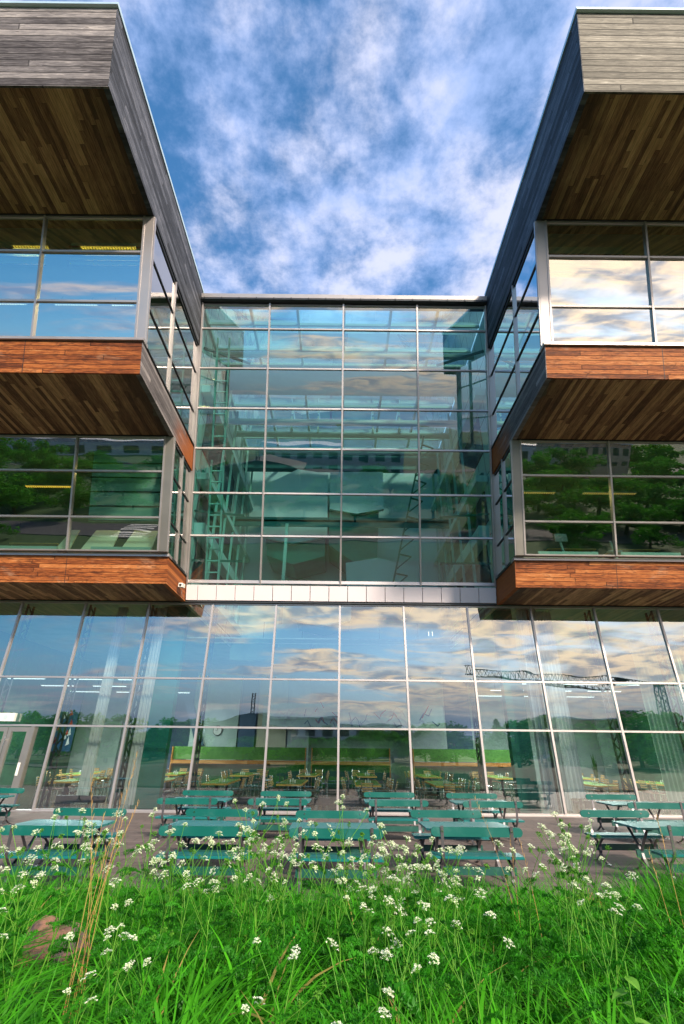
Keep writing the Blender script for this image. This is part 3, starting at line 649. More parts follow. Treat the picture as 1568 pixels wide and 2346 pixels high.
# ladders fixed behind the hall glass
def ladder(name, label, x, z0, z1, off, w_=.5):
    r = thing(name, label, 'ladder', (x, AP(z0)+off, z0))
    a0 = Vector((x-w_/2, AP(z0)+off, z0)); a1 = Vector((x-w_/2, AP(z1)+off, z1)); d = Vector((w_, 0, 0))
    for e in (a0, a0+d): mb = MB(); mb.bar(e, e+(a1-a0), .06, .09); part('rail', mb, 'pale_steel', r)
    n = int((z1-z0)/.42); mb = MB()
    for k in range(1, n): p = a0+(a1-a0)*k/n; mb.bar(p+Vector((.03, 0, 0)), p+d-Vector((.03, 0, 0)), .05, .05)
    part('rungs', mb, 'pale_steel', r); return r
ladder('ladder', 'long pale steel ladder inside the left edge of the tall hall glass, lower section', -5.15, 7.7, 12.5, .45)
ladder('ladder', 'pale steel ladder inside the left edge of the tall hall glass, upper section', -5.15, 13.0, 17.6, .45)

# ceiling lamps
def strip_lamp(x, y, z, L, ax_, label, group, m_, louvre=True):
    r = thing('strip_light', label, 'lamp', (x, y, z), 0, group)
    mb = MB(); h = (L/2, .085) if ax_ == 'x' else (.085, L/2)
    mb.box(x-h[0], x+h[0], y-h[1], y+h[1], z, z+.06); part('housing', mb, 'white_plastic', r)
    mb = MB(); mb.box(x-h[0]+.03, x+h[0]-.03, y-h[1]+.03, y+h[1]-.03, z-.02, z-.002); part('tube', mb, m_, r)
    if louvre:
        mb = MB(); n = int(L/.09)
        for k in range(n): q = -h[0]+.05+k*(2*h[0]-.1)/max(1, n-1); mb.box(x+q-.006, x+q+.006, y-h[1]+.02, y+h[1]-.02, z-.045, z-.021)
        part('louvre', mb, 'dark_metal', r)
    L_ = bpy.data.lights.new('lamp_light', 'AREA'); L_.shape = 'RECTANGLE'; L_.size = 2*h[0]-.06; L_.size_y = 2*h[1]-.06
    L_.energy = 90 if not louvre else 16; L_.color = (.9, 1, .97) if not louvre else (1, .6, .2)
    lo = bpy.data.objects.new('lamp_light', L_); COL.objects.link(lo); lo.parent = r; lo.location = (0, 0, -.06)
    mb = MB()
    for q in (-.35, .35): mb.bar((x+q*L*(ax_ == 'x'), y+q*L*(ax_ == 'y'), z+.06), (x+q*L*(ax_ == 'x'), y+q*L*(ax_ == 'y'), z+.35), .012, .012)
    part('hanger', mb, 'dark_metal', r); return r
for x, y, z, L, m_, lb in ((-7.75, 9.98, 16.5, 1.85, 'lamp_yellow', 'amber louvred lamp at the top of the upper left wing beside the corner'), (-10.3, 9.98, 16.5, 1.2, 'lamp_yellow', 'amber louvred lamp at the top of the far upper left window'),
        (-9.8, 12.0, 16.3, 1.6, 'lamp_pale', 'pale louvred lamp low in the upper left wing, left one'), (-8.1, 12.0, 16.3, .85, 'lamp_pale', 'short pale louvred lamp low in the upper left wing, right one'), (-12.4, 12.0, 16.3, 1.6, 'lamp_pale', 'pale louvred lamp behind the far upper left window'),
        (8.0, 10.1, 16.4, 1.6, 'lamp_dim', 'dim louvred lamp at the top of the first upper right window'), (11., 10.1, 16.4, 1.6, 'lamp_dim', 'dim louvred lamp at the top of the second upper right window'),
        (-12.0, 16.8, 11.35, 1.9, 'lamp_yellow', 'amber louvred lamp in the lower left wing left of the mullion'), (-7.9, 15.6, 11.4, 1.9, 'lamp_yellow', 'amber louvred lamp above the blind in the lower left wing'),
        (7.6, 16.8, 11.3, 2.2, 'lamp_dim', 'amber louvred lamp in the lower right wing near the corner'), (10.9, 16.8, 11.3, 2.2, 'lamp_dim', 'amber louvred lamp in the lower right wing right of the mullion')):
    strip_lamp(x, y, z, L, 'x', lb, 'louvred lamps in the wings', m_)
k = 0
for y, z in ((22.5, 4.6), (25.2, 4.6), (28., 4.6)):
    for x in (-14.2, -11.6, -9.2, 8.4, 10.8, 13.3):
        k += 1; rows = {22.5: 'front', 25.2: 'middle', 28.: 'rear'}[y]
        cols = {-14.2: 'far left', -11.6: 'left by the door', -9.2: 'beside the left curtain', 8.4: 'beside the right curtain', 10.8: 'right', 13.3: 'far right'}[x]
        strip_lamp(x, y, z, 1.7, 'x', 'hanging white strip light in the %s row of the restaurant, %s' % (rows, cols), 'white strip lights over the restaurant', 'lamp_white', False)
# spotlight rail
r = thing('spotlight_rail', 'thin white lighting rail with two round spotlights across the restaurant below the hall', 'lamp rail', (-.8, 21, 6.1))
mb = MB(); mb.box(-7.3, 5.75, 20.97, 21.03, 6.17, 6.22); mb.box(-6.0, 5.0, 21.3, 21.34, 6.02, 6.06); part('rail', mb, 'white_plastic', r)
for x in (-2.86, -1.25):
    mb = MB(); mb.lathe([(.02, 0), (.09, .02), (.12, .2), (.10, .22)], (x, 21, 5.7), 14); part('spotlight', mb, 'dark_metal', r, smooth=True)
mb = MB()
for q in range(8): mb.bar((-6.8+q*1.7, 21, 6.2), (-6.8+q*1.7, 21, 6.9), .015, .015)
part('hanger', mb, 'dark_metal', r)
r = thing('wall_lamp', 'pair of small glowing tubes high in the restaurant right of centre', 'lamp', (4.3, 23, 6.9))
mb = MB(); mb.box(4.24, 4.27, 22.98, 23.02, 6.8, 7.0); part('tube', mb, 'lamp_pale', r); mb = MB(); mb.box(4.42, 4.45, 22.98, 23.02, 6.8, 7.0); part('tube', mb, 'lamp_pale', r)
mb = MB(); mb.box(4.2, 4.5, 23.03, 23.06, 7.0, 7.05); part('bracket', mb, 'white_plastic', r)
# emergency lamp over the door
r = thing('emergency_light', 'small white box lamp mounted above the glass entrance doors', 'lamp', (-11.55, 17.85, 2.72))
mb = MB(); mb.box(-11.85, -11.25, 17.80, 17.92, 2.64, 2.90); part('case', mb, 'white_plastic', r)
part('lens', disc(MB(), -11.55, 17.785, 2.77, .08, .015, 16), 'pale_steel', r)
# security camera under the left wing
r = thing('security_camera', 'small white security camera at the corner under the left wing', 'camera', (-6.0, 16.9, 7.2))
mb = MB(); mb.bar((-6.03, 16.9, 7.22), (-5.88, 16.78, 7.22), .05, .05); part('bracket', mb, 'white_plastic', r)
mb = MB(); mb.hexa([(-5.95, 16.62, 7.12), (-5.80, 16.62, 7.12), (-5.80, 16.92, 7.16), (-5.95, 16.92, 7.16), (-5.95, 16.62, 7.27), (-5.80, 16.62, 7.27), (-5.80, 16.92, 7.31), (-5.95, 16.92, 7.31)]); part('case', mb, 'white_plastic', r)
part('lens', disc(MB(), -5.875, 16.60, 7.19, .045, .02, 14), 'black', r)
mb = MB(); mb.tube([(-5.9, 16.9, 7.12), (-5.93, 17.05, 7.0), (-5.97, 17.3, 6.93), (-6.0, 17.5, 6.92)], .009, 5); part('cable', mb, 'white_plastic', r)

# office things behind the wing windows
def blind(x0, x1, z0, z1, y0, label, k=4):
    r = thing('blind', label, 'blind', ((x0+x1)/2, y0, z0), 0, 'fabric blinds in the wings'); mb = MB()
    mb.hexa([(x0, y0, z0), (x1, y0, z0), (x1, y0+.02, z0), (x0, y0+.02, z0), (x0, y0-K*(z1-z0), z1), (x1, y0-K*(z1-z0), z1), (x1, y0+.02-K*(z1-z0), z1), (x0, y0+.02-K*(z1-z0), z1)]); part('fabric', mb, 'green_blind', r)
    mb = MB()
    for q in range(k):
        z = z0+(z1-z0)*(q+.05)/k; y = y0-K*(z-z0)-.02; mb.box(x0-.05, x1+.05, y-.02, y+.02, z-.015, z+.015)
    part('batten', mb, 'black', r)
blind(-9.1, -6.6, 9.1, 11.6, 15.3, 'lowered pale green blind in the lower left wing beside the corner post', 5)
blind(-9.0, -6.7, 15.9, 16.7, 10.2, 'gathered dark fabric blind at the top of the upper left wing window', 5)
blind(6.7, 9.1, 15.8, 16.7, 10.2, 'dark fabric blind at the top of the upper right wing window', 3)
blind(-12.4, -9.8, 15.9, 16.7, 10.2, 'dark fabric blind at the top of the far upper left window', 3)
for i, (x, z, lb) in enumerate(((-8.7, 7.95, 'pale tilted drawing board in the lower left wing, left one of the pair'), (-7.3, 7.95, 'pale tilted drawing board in the lower left wing, right one of the pair'), (-9.9, 7.95, 'pale drawing board with yellow edge beside the lower left mullion'))):
    r = thing('drawing_board', lb, 'drawing board', (x, 15.8, z), 0, 'drawing boards')
    w_ = 1.1 if i < 2 else .5
    mb = MB(); mb.hexa([(x-w_/2, 15.55, z+.15), (x+w_/2, 15.55, z+.15), (x+w_/2, 15.6, z+.15), (x-w_/2, 15.6, z+.15), (x-w_/2+.22, 15.85, z+1.05), (x+w_/2+.0, 15.85, z+1.05), (x+w_/2+.0, 15.9, z+1.05), (x-w_/2+.22, 15.9, z+1.05)]); part('board', mb, 'board_face', r)
    mb = MB(); mb.bar((x, 15.85, z), (x, 15.8, z+.6), .08, .08); part('stand', mb, 'dark_metal', r)
for i, (xa, xb) in enumerate(((-12.2, -10.0), (-8.8, -6.7), (6.9, 9.0), (9.8, 11.9))):
    r = thing('radiator', 'long low ribbed radiator behind the sill of the lower %s wing, %s' % ('left' if xa < 0 else 'right', ('outer one', 'inner one', 'inner one', 'outer one')[i]), 'radiator', ((xa+xb)/2, 15.45, 7.95), 0, 'radiators')
    mb = MB(); mb.box(xa, xb, 15.38, 15.5, 7.98, 8.16); part('body', mb, 'pale_steel', r)
    mb = MB(); mb.tube([(xa-.5, 15.44, 8.02), (xa, 15.44, 8.02)], .02, 6); mb.tube([(xb, 15.44, 8.02), (xb+.4, 15.44, 8.02)], .02, 6); part('pipe', mb, 'pale_steel', r)
for x, lb in ((8.05, 'white computer screen on an arm in the lower right wing'), (9.9, 'white desk monitor stand beside the lower right mullion')):
    r = thing('monitor', lb, 'monitor', (x, 15.9, 7.95)); mb = MB(); mb.box(x-.22, x+.22, 15.85, 15.9, 8.75, 9.05) if x < 9 else mb.box(x-.25, x+.25, 15.8, 15.95, 8.35, 8.4); part('screen', mb, 'white_plastic', r)
    mb = MB(); mb.bar((x+.05, 15.9, 8.0), (x-.05, 15.9, 8.8), .07, .05); part('stand', mb, 'pale_steel', r)
for i, (x, lb) in enumerate(((8.6, 'yellow edged desk in the lower right wing near the corner'), (11., 'yellow edged desk in the lower right wing beyond the mullion'), (-11.5, 'yellow edged desk in the lower left wing'))):
    r = thing('desk', lb, 'desk', (x, 17, 7.9)); mb = MB(); mb.box(x-.9, x+.9, 16.3, 17.1, 8.62, 8.66); part('desktop', mb, 'table_edge', r)
    for dx in (-.8, .8): mb = MB(); mb.box(x+dx-.03, x+dx+.03, 16.4, 17., 7.9, 8.61); part('leg', mb, 'dark_metal', r)

# restaurant tables
def make_dtable():
    r = thing('dining_table', 'x', 'dining table', (0, 0, 0), 0, 'dining tables in the restaurant')
    mb = MB(); mb.box(-.43, .43, -1.45, 1.45, .725, .75); part('table_top', mb, 'table_top', r, world=False)
    mb = MB()
    for q in ((-.45, .45, -1.47, -1.451), (-.45, .45, 1.451, 1.47), (-.45, -.431, -1.45, 1.45), (.431, .45, -1.45, 1.45)): mb.box(*q, .70, .752)
    part('edge', mb, 'table_edge', r, world=False)
    for y in (-.95, .95):
        mb = MB(); mb.bar((0, y, 0.02), (0, y, .72), .09, .09); mb.bar((-.3, y, .025), (.3, y, .025), .05, .03, (0, 0, 1)); part('leg', mb, 'dark_metal', r, world=False)
    return r
def make_chair():
    r = thing('dining_chair', 'x', 'chair', (0, 0, 0), 0, 'wooden chairs in the restaurant')      # faces +Y
    mb = MB()
    for k in range(5): y = -.18+k*.09; mb.box(-.20, .20, y-.035, y+.035, .445, .46)
    part('seat', mb, 'chair_seat', r, world=False)
    mb = MB()
    for k in range(4):
        z = .60+k*.075; yb = -.22-.02*k
        for q in range(4):
            x0 = -.20+q*.1; c = lambda x: yb-.05+.9*x*x
            mb.hexa([(x0, c(x0), z), (x0+.1, c(x0+.1), z), (x0+.1, c(x0+.1)+.014, z), (x0, c(x0)+.014, z), (x0, c(x0), z+.045), (x0+.1, c(x0+.1), z+.045), (x0+.1, c(x0+.1)+.014, z+.045), (x0, c(x0)+.014, z+.045)])
    part('backrest', mb, 'chair_wood', r, world=False)
    for sx_ in (-1, 1):
        mb = MB(); mb.tube([(sx_*.185, -.30, .9), (sx_*.19, -.22, .45), (sx_*.2, -.26, .01)], .012, 6); part('leg', mb, 'chrome', r, world=False)
        mb = MB(); mb.tube([(sx_*.19, -.2, .43), (sx_*.19, .19, .43), (sx_*.2, .25, .01)], .012, 6); part('leg', mb, 'chrome', r, world=False)
    return r
def make_bottles():
    r = thing('condiment_set', 'x', 'condiments', (0, 0, 0), 0, 'salt and pepper sets on the dining tables')
    for dx, h, m_ in ((-.045, .12, 'salt'), (.045, .15, 'salt')):
        mb = MB(); mb.lathe([(.025, 0), (.028, .02), (.026, h*.6), (.013, h*.8), (.013, h)], (dx, 0, 0), 10); part('shaker', mb, m_, r, world=False, smooth=True)
    mb = MB(); mb.box(.10, .15, -.02, .02, 0, .09); part('napkin_holder', mb, 'white_plastic', r, world=False)
    return r
T0, C0, Q0 = make_dtable(), make_chair(), make_bottles()
where = []
for (x, y, lb) in ((-4.45, 20.7, 'front table second left of centre'), (-1.75, 20.7, 'front table just left of centre'), (1.05, 20.6, 'front table just right of centre'), (3.9, 20.7, 'front table second right of centre'),
    (-7.0, 21.2, 'front table at the left column'), (-10.0, 21.0, 'front table by the doors'), (10.0, 21.8, 'front table by the right curtains'), (13.2, 22.2, 'front table at the right end'),
    (-1.5, 26.6, 'rear table left of centre'), (1.3, 26.6, 'rear table right of centre'), (4.3, 26.6, 'rear table second right of centre'), (-4.6, 26.4, 'rear table second left of centre'), (-7.9, 26.4, 'rear table behind the left column'), (7.6, 26.2, 'rear table behind the right column'), (-12.2, 25.6, 'rear table behind the entrance'), (11.6, 26.8, 'rear table on the right')):
    where.append((x, y, lb))
first = True
for i, (x, y, lb) in enumerate(where):
    rz = rnd.uniform(-.03, .03)
    tl = 'green topped dining table with yellow edge, '+lb
    if first: T0.location = (x, y, 0); T0.rotation_euler = (0, 0, rz); T0['label'] = tl
    else: dup(T0, (x, y, 0), rz, tl)
    ql = 'white salt and pepper shakers on the '+lb
    if first: Q0.location = (x+.05, y-.5, .753); Q0['label'] = ql
    else: dup(Q0, (x+rnd.uniform(-.1, .1), y-rnd.uniform(.2, .7), .753), 0, ql)
    nn = (('front', 'second', 'third', 'rear') if y < 24 else ('front', 'middle', 'rear'))
    for sx_ in (-1, 1):
        for q, w_ in enumerate(nn):
            yy = y-1.1+q*(.74 if len(nn) == 4 else 1.05)+rnd.uniform(-.08, .08); xx = x+sx_*(.62+rnd.uniform(-.04, .12)); rr = (-PI/2 if sx_ < 0 else PI/2)+rnd.uniform(-.22, .22)
            cl = 'wooden chair, %s on the %s side of %s' % (w_, 'left' if sx_ < 0 else 'right', lb)
            if first: C0.location = (xx, yy, 0); C0.rotation_euler = (0, 0, rr); C0['label'] = cl; first = False
            else: dup(C0, (xx, yy, 0), rr, cl)
    if y > 24:
        for q in (-.3, .3): dup(C0, (x+q*1.4, y+1.95, 0), PI+rnd.uniform(-.1, .1), 'wooden chair at the far end of %s, %s one' % (lb, 'left' if q < 0 else 'right'))
    elif i in (2, 3, 6): dup(C0, (x-.1, y-1.95, 0), rnd.uniform(-.2, .2), 'wooden chair at the window end of '+lb)
# convector heaters along the glass
for x0, x1, lb in ((-9.4, -7.8, 'left of the curtain'), (-5.8, -2.8, 'second left of centre'), (-2.4, -.3, 'left of the centre mullion'), (.2, 2.2, 'right of the centre mullion'), (2.7, 5.6, 'second right of centre'), (8.2, 9.6, 'right of the right curtain'), (9.9, 12.2, 'near the right edge')):
    r = thing('floor_convector', 'low dark floor heater behind the restaurant glass, '+lb, 'heater', ((x0+x1)/2, 18.5, 0), 0, 'floor heaters')
    mb = MB(); mb.box(x0, x1, 18.30, 18.42, .22, .42); part('body', mb, 'dark_metal', r)
    mb = MB(); mb.box(x0+.2, x0+.25, 18.32, 18.4, .0, .22); mb.box(x1-.25, x1-.2, 18.32, 18.4, .0, .22); part('foot', mb, 'dark_metal', r)
# potted plants
def pot_plant(x, y, lb, h=1.5, n=40, spike=False):
    r = thing('potted_plant', lb, 'plant', (x, y, 0)); mb = MB(); mb.lathe([(.15, .01), (.2, .4), (.18, .4), (.02, .38)], (x, y, 0), 12); part('pot', mb, 'black', r)
    mb = MB(); q = random.Random(int(x*10)); tn = []
    for k in range(n):
        an = q.uniform(0, 2*PI); l = q.uniform(.5, 1)*(h-.4); ou = q.uniform(.05, .35)*(.5 if spike else 1.3); b_ = Vector((x, y, .38)); t_ = b_+Vector((math.cos(an)*ou, math.sin(an)*ou, l)); w_ = Vector((-math.sin(an), math.cos(an), 0))*(.03 if spike else .07)
        m_ = b_.lerp(t_, .55); mb.quad(b_-w_*.5, b_+w_*.5, m_+w_, m_-w_); mb.quad(m_-w_, m_+w_, t_); tn += [q.random()]*2
    part('leaves', mb, 'conifer', r, tone=tn)
pot_plant(-8.9, 24.5, 'tall dark bushy plant behind the left curtain', 3.6, 160); pot_plant(13.0, 27.2, 'spiky dark plant in front of the right back wall', 1.9, 60, True); pot_plant(11.9, 27.6, 'spiky plant left of its twin by the right back wall', 1.7, 50, True)

# ------------------------------------------------------------------ terrace benches and tables
def rounded_board(L, h, t, y, z, n=7):
    """board along X with rounded ends"""
    pts = []; r = h/2
    for k in range(n+1): an = -PI/2+PI*k/n; pts.append((L/2-r+r*math.cos(an), y, z+r*math.sin(an)))
    for k in range(n+1): an = PI/2+PI*k/n; pts.append((-L/2+r+r*math.cos(an), y, z+r*math.sin(an)))
    return pts
def make_bench():
    r = thing('garden_bench', 'x', 'bench', (0, 0, 0), 0, 'green benches on the terrace')     # sitter faces +Y
    mb = MB()
    pts = rounded_board(1.40, .125, .032, -.265, .775); mb.prism(pts, (0, .032, 0)); part('backrest', mb, 'green_paint', r, world=False)
    bb = r.children[-1]
    mb = MB()
    for x in (-.53, .53): mb.prism([(x+.014*math.cos(2*PI*k/8), -.232, .785+.014*math.sin(2*PI*k/8)) for k in range(8)], (0, .006, 0)); mb.prism([(x+.014*math.cos(2*PI*k/8), -.282, .785+.014*math.sin(2*PI*k/8)) for k in range(8)], (0, .006, 0))
    part('bolt', mb, 'chrome', bb, world=False)
    mb = MB(); 
    for k in range(3): y = -.165+k*.11; mb.box(-.70, .70, y-.052, y+.052, .43, .462)
    mb.box(-.69, .69, -.21, .21, .425, .4299)
    part('seat', mb, 'green_seat', r, world=False)
    mb = MB(); mb.box(-.60, .60, -.055, -.03, .20, .305); part('lower_board', mb, 'green_low', r, world=False)
    for x in (-.53, .53):
        mb = MB()
        mb.strip([(x, -.277, .85), (x, -.245, .50), (x, -.225, .44), (x, -.17, .385), (x, -.10, .335), (x, -.07, .28), (x, -.07, .20), (x, -.03, .12), (x, .08, .05), (x, .17, .02), (x, .26, .012)], .045, .014)
        mb.strip([(x, .19, .425), (x, .12, .40), (x, .02, .33), (x, -.02, .26), (x, -.015, .20), (x, -.07, .12), (x, -.17, .05), (x, -.25, .018), (x, -.33, .012)], .045, .014)
        part('leg', mb, 'leg_metal', r, world=False)
    return r
def make_table():
    r = thing('garden_table', 'x', 'table', (0, 0, 0), 0, 'green tables on the terrace')
    mb = MB(); L, D, c = .73, .425, .05
    mb.prism([(-L+c, -D, .70), (L-c, -D, .70), (L, -D+c, .70), (L, D-c, .70), (L-c, D, .70), (-L+c, D, .70), (-L, D-c, .70), (-L, -D+c, .70)], (0, 0, .03)); part('table_top', mb, 'green_slats', r, world=False)
    mb = MB(); 
    for x in (-.5, .5): mb.box(x-.03, x+.03, -.38, .38, .675, .699)
    part('batten', mb, 'green_low', r, world=False)
    mb = MB(); mb.box(-.62, .62, -.015, .015, .24, .36); part('lower_board', mb, 'green_low', r, world=False)
    for x in (-.50, .50):
        mb = MB(); xx = x*1.04
        for q in (-1, 1): mb.strip([(xx, q*.30, .672), (xx, q*.16, .52), (xx, q*.05, .40), (xx, -q*.012, .30), (xx, -q*.03, .22), (xx, -q*.11, .12), (xx, -q*.26, .03), (xx, -q*.36, .012)], .045, .014)
        part('leg', mb, 'leg_metal', r, world=False)
    return r
BE, TA = make_bench(), make_table(); fb = ft = True
def place_bench(x, y, rz, lb):
    global fb
    if fb: BE.location = (x, y, 0); BE.rotation_euler = (0, 0, rz); BE['label'] = lb; fb = False
    else: dup(BE, (x, y, 0), rz, lb)
def place_table(x, y, rz, lb):
    global ft
    if ft: TA.location = (x, y, 0); TA.rotation_euler = (0, 0, rz); TA['label'] = lb; ft = False
    else: dup(TA, (x, y, 0), rz, lb)
front = [(-4.3, -4.65, -4.75, 9.5, 'first set from the left'), (-2.0, -2.13, -2.26, 9.6, 'second set from the left'), (-.03, -.08, -.12, 9.5, 'middle set'), (2.12, 2.18, 2.1, 9.78, 'set right of the middle'), (5.8, 5.87, 5.57, 10.1, 'rightmost set')]
for xn, xt, xf, yc, lb in front:
    place_bench(xn, yc-.87, rnd.uniform(-.03, .03), 'green bench seen from behind near the grass, '+lb)
    place_table(xt, yc, rnd.uniform(-.03, .03), 'green garden table in the front row, '+lb)
    place_bench(xf, yc+.87, PI+rnd.uniform(-.03, .03), 'green bench facing the camera, front row, '+lb)
place_bench(-7.2, 10.45, PI+.04, 'green bench end cut by the left picture edge, in front row')
back = [(-3.52, -3.5, -3.6, 13.92, 'second set from the left'), (-1.42, -1.45, -1.45, 13.95, 'set left of the centre mullion'), (1.38, 1.37, 1.37, 13.95, 'set right of the centre mullion'), (3.56, 3.58, 3.63, 13.9, 'second set right of the centre mullion'), (7.45, 7.45, 7.5, 14.0, 'rightmost set')]
for xn, xt, xf, yc, lb in back:
    place_bench(xn, yc-.87, rnd.uniform(-.03, .03), 'green bench seen from behind, back row, '+lb)
    place_table(xt, yc, rnd.uniform(-.03, .03), 'green garden table in the back row, '+lb)
    place_bench(xf, yc+.87, PI+rnd.uniform(-.03, .03), 'green bench against the glass, back row, '+lb)
place_table(-9.2, 14.0, 0, 'green garden table end at the left picture edge, back row by the doors')
place_bench(-9.4, 14.9, PI, 'green bench by the glass doors at the left picture edge, back row')

# ------------------------------------------------------------------ grass bank
def ribbons(n, base, ang, H, Wd, bend, segs=4, lean=None):
    """n curved blades as one numpy mesh: returns verts, quads"""
    t = np.linspace(0, 1, segs+1)[None, :, None]
    dx = np.cos(ang)[:, None, None]; dy = np.sin(ang)[:, None, None]
    out = (bend[:, None, None]*t**2)*H[:, None, None]
    zc = H[:, None, None]*(t-.38*(bend[:, None, None]**1.2)*t**2.6)
    px = base[:, 0][:, None, None]+dx*out; py = base[:, 1][:, None, None]+dy*out; pz = base[:, 2][:, None, None]+zc
    wv = Wd[:, None, None]*(1-t**2.2)*.5+.0004
    a = ang+rng.uniform(-.9, .9, n)+PI/2
    wx = np.cos(a)[:, None, None]*wv; wy = np.sin(a)[:, None, None]*wv
    L = np.concatenate([px-wx, py-wy, pz], 2); Rr = np.concatenate([px+wx, py+wy, pz+wv*.3], 2)
    V = np.stack([L, Rr], 2).reshape(-1, 3)
    k = (segs+1)*2; b0 = (np.arange(n)*k)[:, None]; sg = np.arange(segs)[None, :]*2
    F = np.stack([b0+sg, b0+sg+1, b0+sg+3, b0+sg+2], 2).reshape(-1, 4)
    return V, F
def npmesh(name, V, F, mats, tone=None):
    me = bpy.data.meshes.new(name); me.vertices.add(len(V)); me.vertices.foreach_set('co', V.astype(np.float32).ravel())
    me.loops.add(F.size); me.loops.foreach_set('vertex_index', F.astype(np.int32).ravel()); me.polygons.add(len(F))
    me.polygons.foreach_set('loop_start', np.arange(0, F.size, F.shape[1], dtype=np.int32))
    me.update(calc_edges=True); me.polygons.foreach_set('use_smooth', np.ones(len(F), bool))
    for q in mats: me.materials.append(MATS[q])
    if tone is not None: a = me.attributes.new('tone', 'FLOAT', 'FACE'); a.data.foreach_set('value', tone.astype(np.float32))
    return me
gzv = np.vectorize(gz)
def patchy(x, y, f=1.): return .5+.25*np.sin(x*2.1*f+1.3*np.sin(y*1.7*f))+.25*np.sin(y*2.9*f+1.9*np.sin(x*1.3*f+2))
def field(n, y0, y1, hmin, hmax, w0, w1, yp=1.):
    y = y0+(y1-y0)*rng.random(n)**yp; hw = .85*y+1.2; x = (rng.random(n)*2-1)*hw
    z = gzv(x, y)-.01
    pt = patchy(x, y); H = (hmin+(hmax-hmin)*rng.random(n)**1.4)*(.65+.6*pt)
    right = np.clip((x/np.maximum(y, .5)-.42)*4, 0, 1)*np.clip((y-3)/2, 0, 1); H *= 1+.6*right
    H *= np.where(y > 5.6, 1.25, 1)
    H *= np.where((np.abs(x/y+.455) < .095) & (y > 2.5) & (y < 4.7), .36, 1)
    # tussocks share a direction
    ang = (np.floor(x*3.)*12.9898+np.floor(y*3.)*78.233)%6.283+rng.normal(0, 1.1, n)
    V, F = ribbons(n, np.stack([x, y, z], 1), ang, H, rng.uniform(w0, w1, n), rng.uniform(.15, 1.35, n)*(.6+.7*pt))
    tone = np.clip(rng.random(n)*.55+.45*patchy(x+5, y, 1.7), 0, 1)
    return V, F, np.repeat(tone, 4)
def tufts(nt, y0, y1, hmin, hmax, w0, w1, per):
    y = y0+(y1-y0)*rng.random(nt); x = (rng.random(nt)*2-1)*(.85*y+1.2); k = rng.integers(per//2, per, nt); X = np.repeat(x, k); Yc = np.repeat(y, k); n = len(X)
    an = rng.uniform(0, 2*PI, n); rr = rng.random(n)*.055; bx = X+np.cos(an)*rr; by = Yc+np.sin(an)*rr; Hc = np.repeat(rng.uniform(hmin, hmax, nt), k)*rng.uniform(.55, 1.1, n)
    right = np.clip((bx/np.maximum(by, .5)-.42)*4, 0, 1)*np.clip((by-3)/2, 0, 1); Hc *= 1+.6*right
    Hc *= np.where((np.abs(bx/by+.455) < .095) & (by > 2.5) & (by < 4.7), .36, 1)
    V, F = ribbons(n, np.stack([bx, by, gzv(bx, by)-.01], 1), an+rng.normal(0, .5, n), Hc, rng.uniform(w0, w1, n), rng.uniform(.45, 1.7, n), 6)
    return V, F, np.repeat(np.clip(np.repeat(rng.random(nt), k)*.45+rng.random(n)*.5+.1, 0, 1), 6)
parts = [tufts(640, 1.3, 3.6, .28, .56, .010, .024, 34), tufts(900, 3.2, 5.6, .30, .60, .010, .022, 30), tufts(640, 5.2, 7.4, .30, .60, .008, .016, 26), field(7000, 1.25, 3.4, .14, .42, .006, .015), field(11000, 3.0, 5.4, .14, .44, .005, .013), field(14000, 5.0, 7.6, .18, .50, .004, .012)]
Vs, Fs, Ts = [], [], []; o_ = 0
for V, F, T in parts: Vs.append(V); Fs.append(F+o_); Ts.append(T); o_ += len(V)
tag(put('grass', npmesh('grass', np.concatenate(Vs), np.concatenate(Fs), ['grass'], np.concatenate(Ts))), 'long uncut green grass covering the bank in front of the terrace', 'grass', kind='stuff')
# feathery ground cover between the blades
def frond(L, q, width=.5):
    """a feathery leaf as triangles along +X, drooping"""
    v, f = [], []
    n = 9
    for i in range(n):
        t = (i+1)/n; x = L*t; z = .25*L*t-.35*L*t*t
        for s_ in (-1, 1):
            l = L*width*math.sin(PI*min(1, t*.9+.12))*.8*(1-t*.4)
            for k in range(4):
                u_ = (k+1)/4; bx = x+l*.35*u_; by = s_*l*u_; ll = l*.26
                for s2 in (-1, 1):
                    a = len(v); v += [(bx-.004, by, z), (bx+.006, by, z), (bx+ll*.7, by+s_*ll*.25+s2*ll*.55, z+.01)]; f.append((a, a+1, a+2))
            a = len(v); v += [(x, 0, z), (x+.005, 0, z), (x+l*.35, s_*l, z)]; f.append((a, a+1, a+2))
    a = len(v); v += [(0, -.003, 0), (0, .003, 0), (L*.5, .002, .04*L), (L, 0, -.1*L)]; f.append((a, a+1, a+2))
    return v, f
def xf(vs, o, rz, ry, sc):
    cr, sr = math.cos(rz), math.sin(rz); cy, sy = math.cos(ry), math.sin(ry); out = []
    for x, y, z in vs:
        x, y, z = x*sc, y*sc, z*sc; x, z = x*cy-z*sy, x*sy+z*cy
        out.append((o[0]+x*cr-y*sr, o[1]+x*sr+y*cr, o[2]+z))
    return out
FR = []
for k in range(6):
    fv, ff = frond(rnd.uniform(.12, .17), rnd, rnd.uniform(.38, .6)); fvn = np.array(fv); jt = rng.normal(0, .0035, fvn.shape); jt[:, 2] *= 2.2
    # keep each leaflet's face whole while its tip strays
    fvn = fvn+jt*(np.hypot(fvn[:, 0], fvn[:, 1])[:, None]*6+.1); fvn[:, 2] += .05*np.sin(fvn[:, 0]*30+k)*fvn[:, 0]; fvn[:, 1] += fvn[:, 0]**2*rnd.uniform(-1.5, 1.5)
    FR.append((fvn, np.array(ff)))
fv = [tuple(q) for q in FR[0][0]]
NV = 3000; Vs, Fs, Ts = [], [], []; o_ = 0
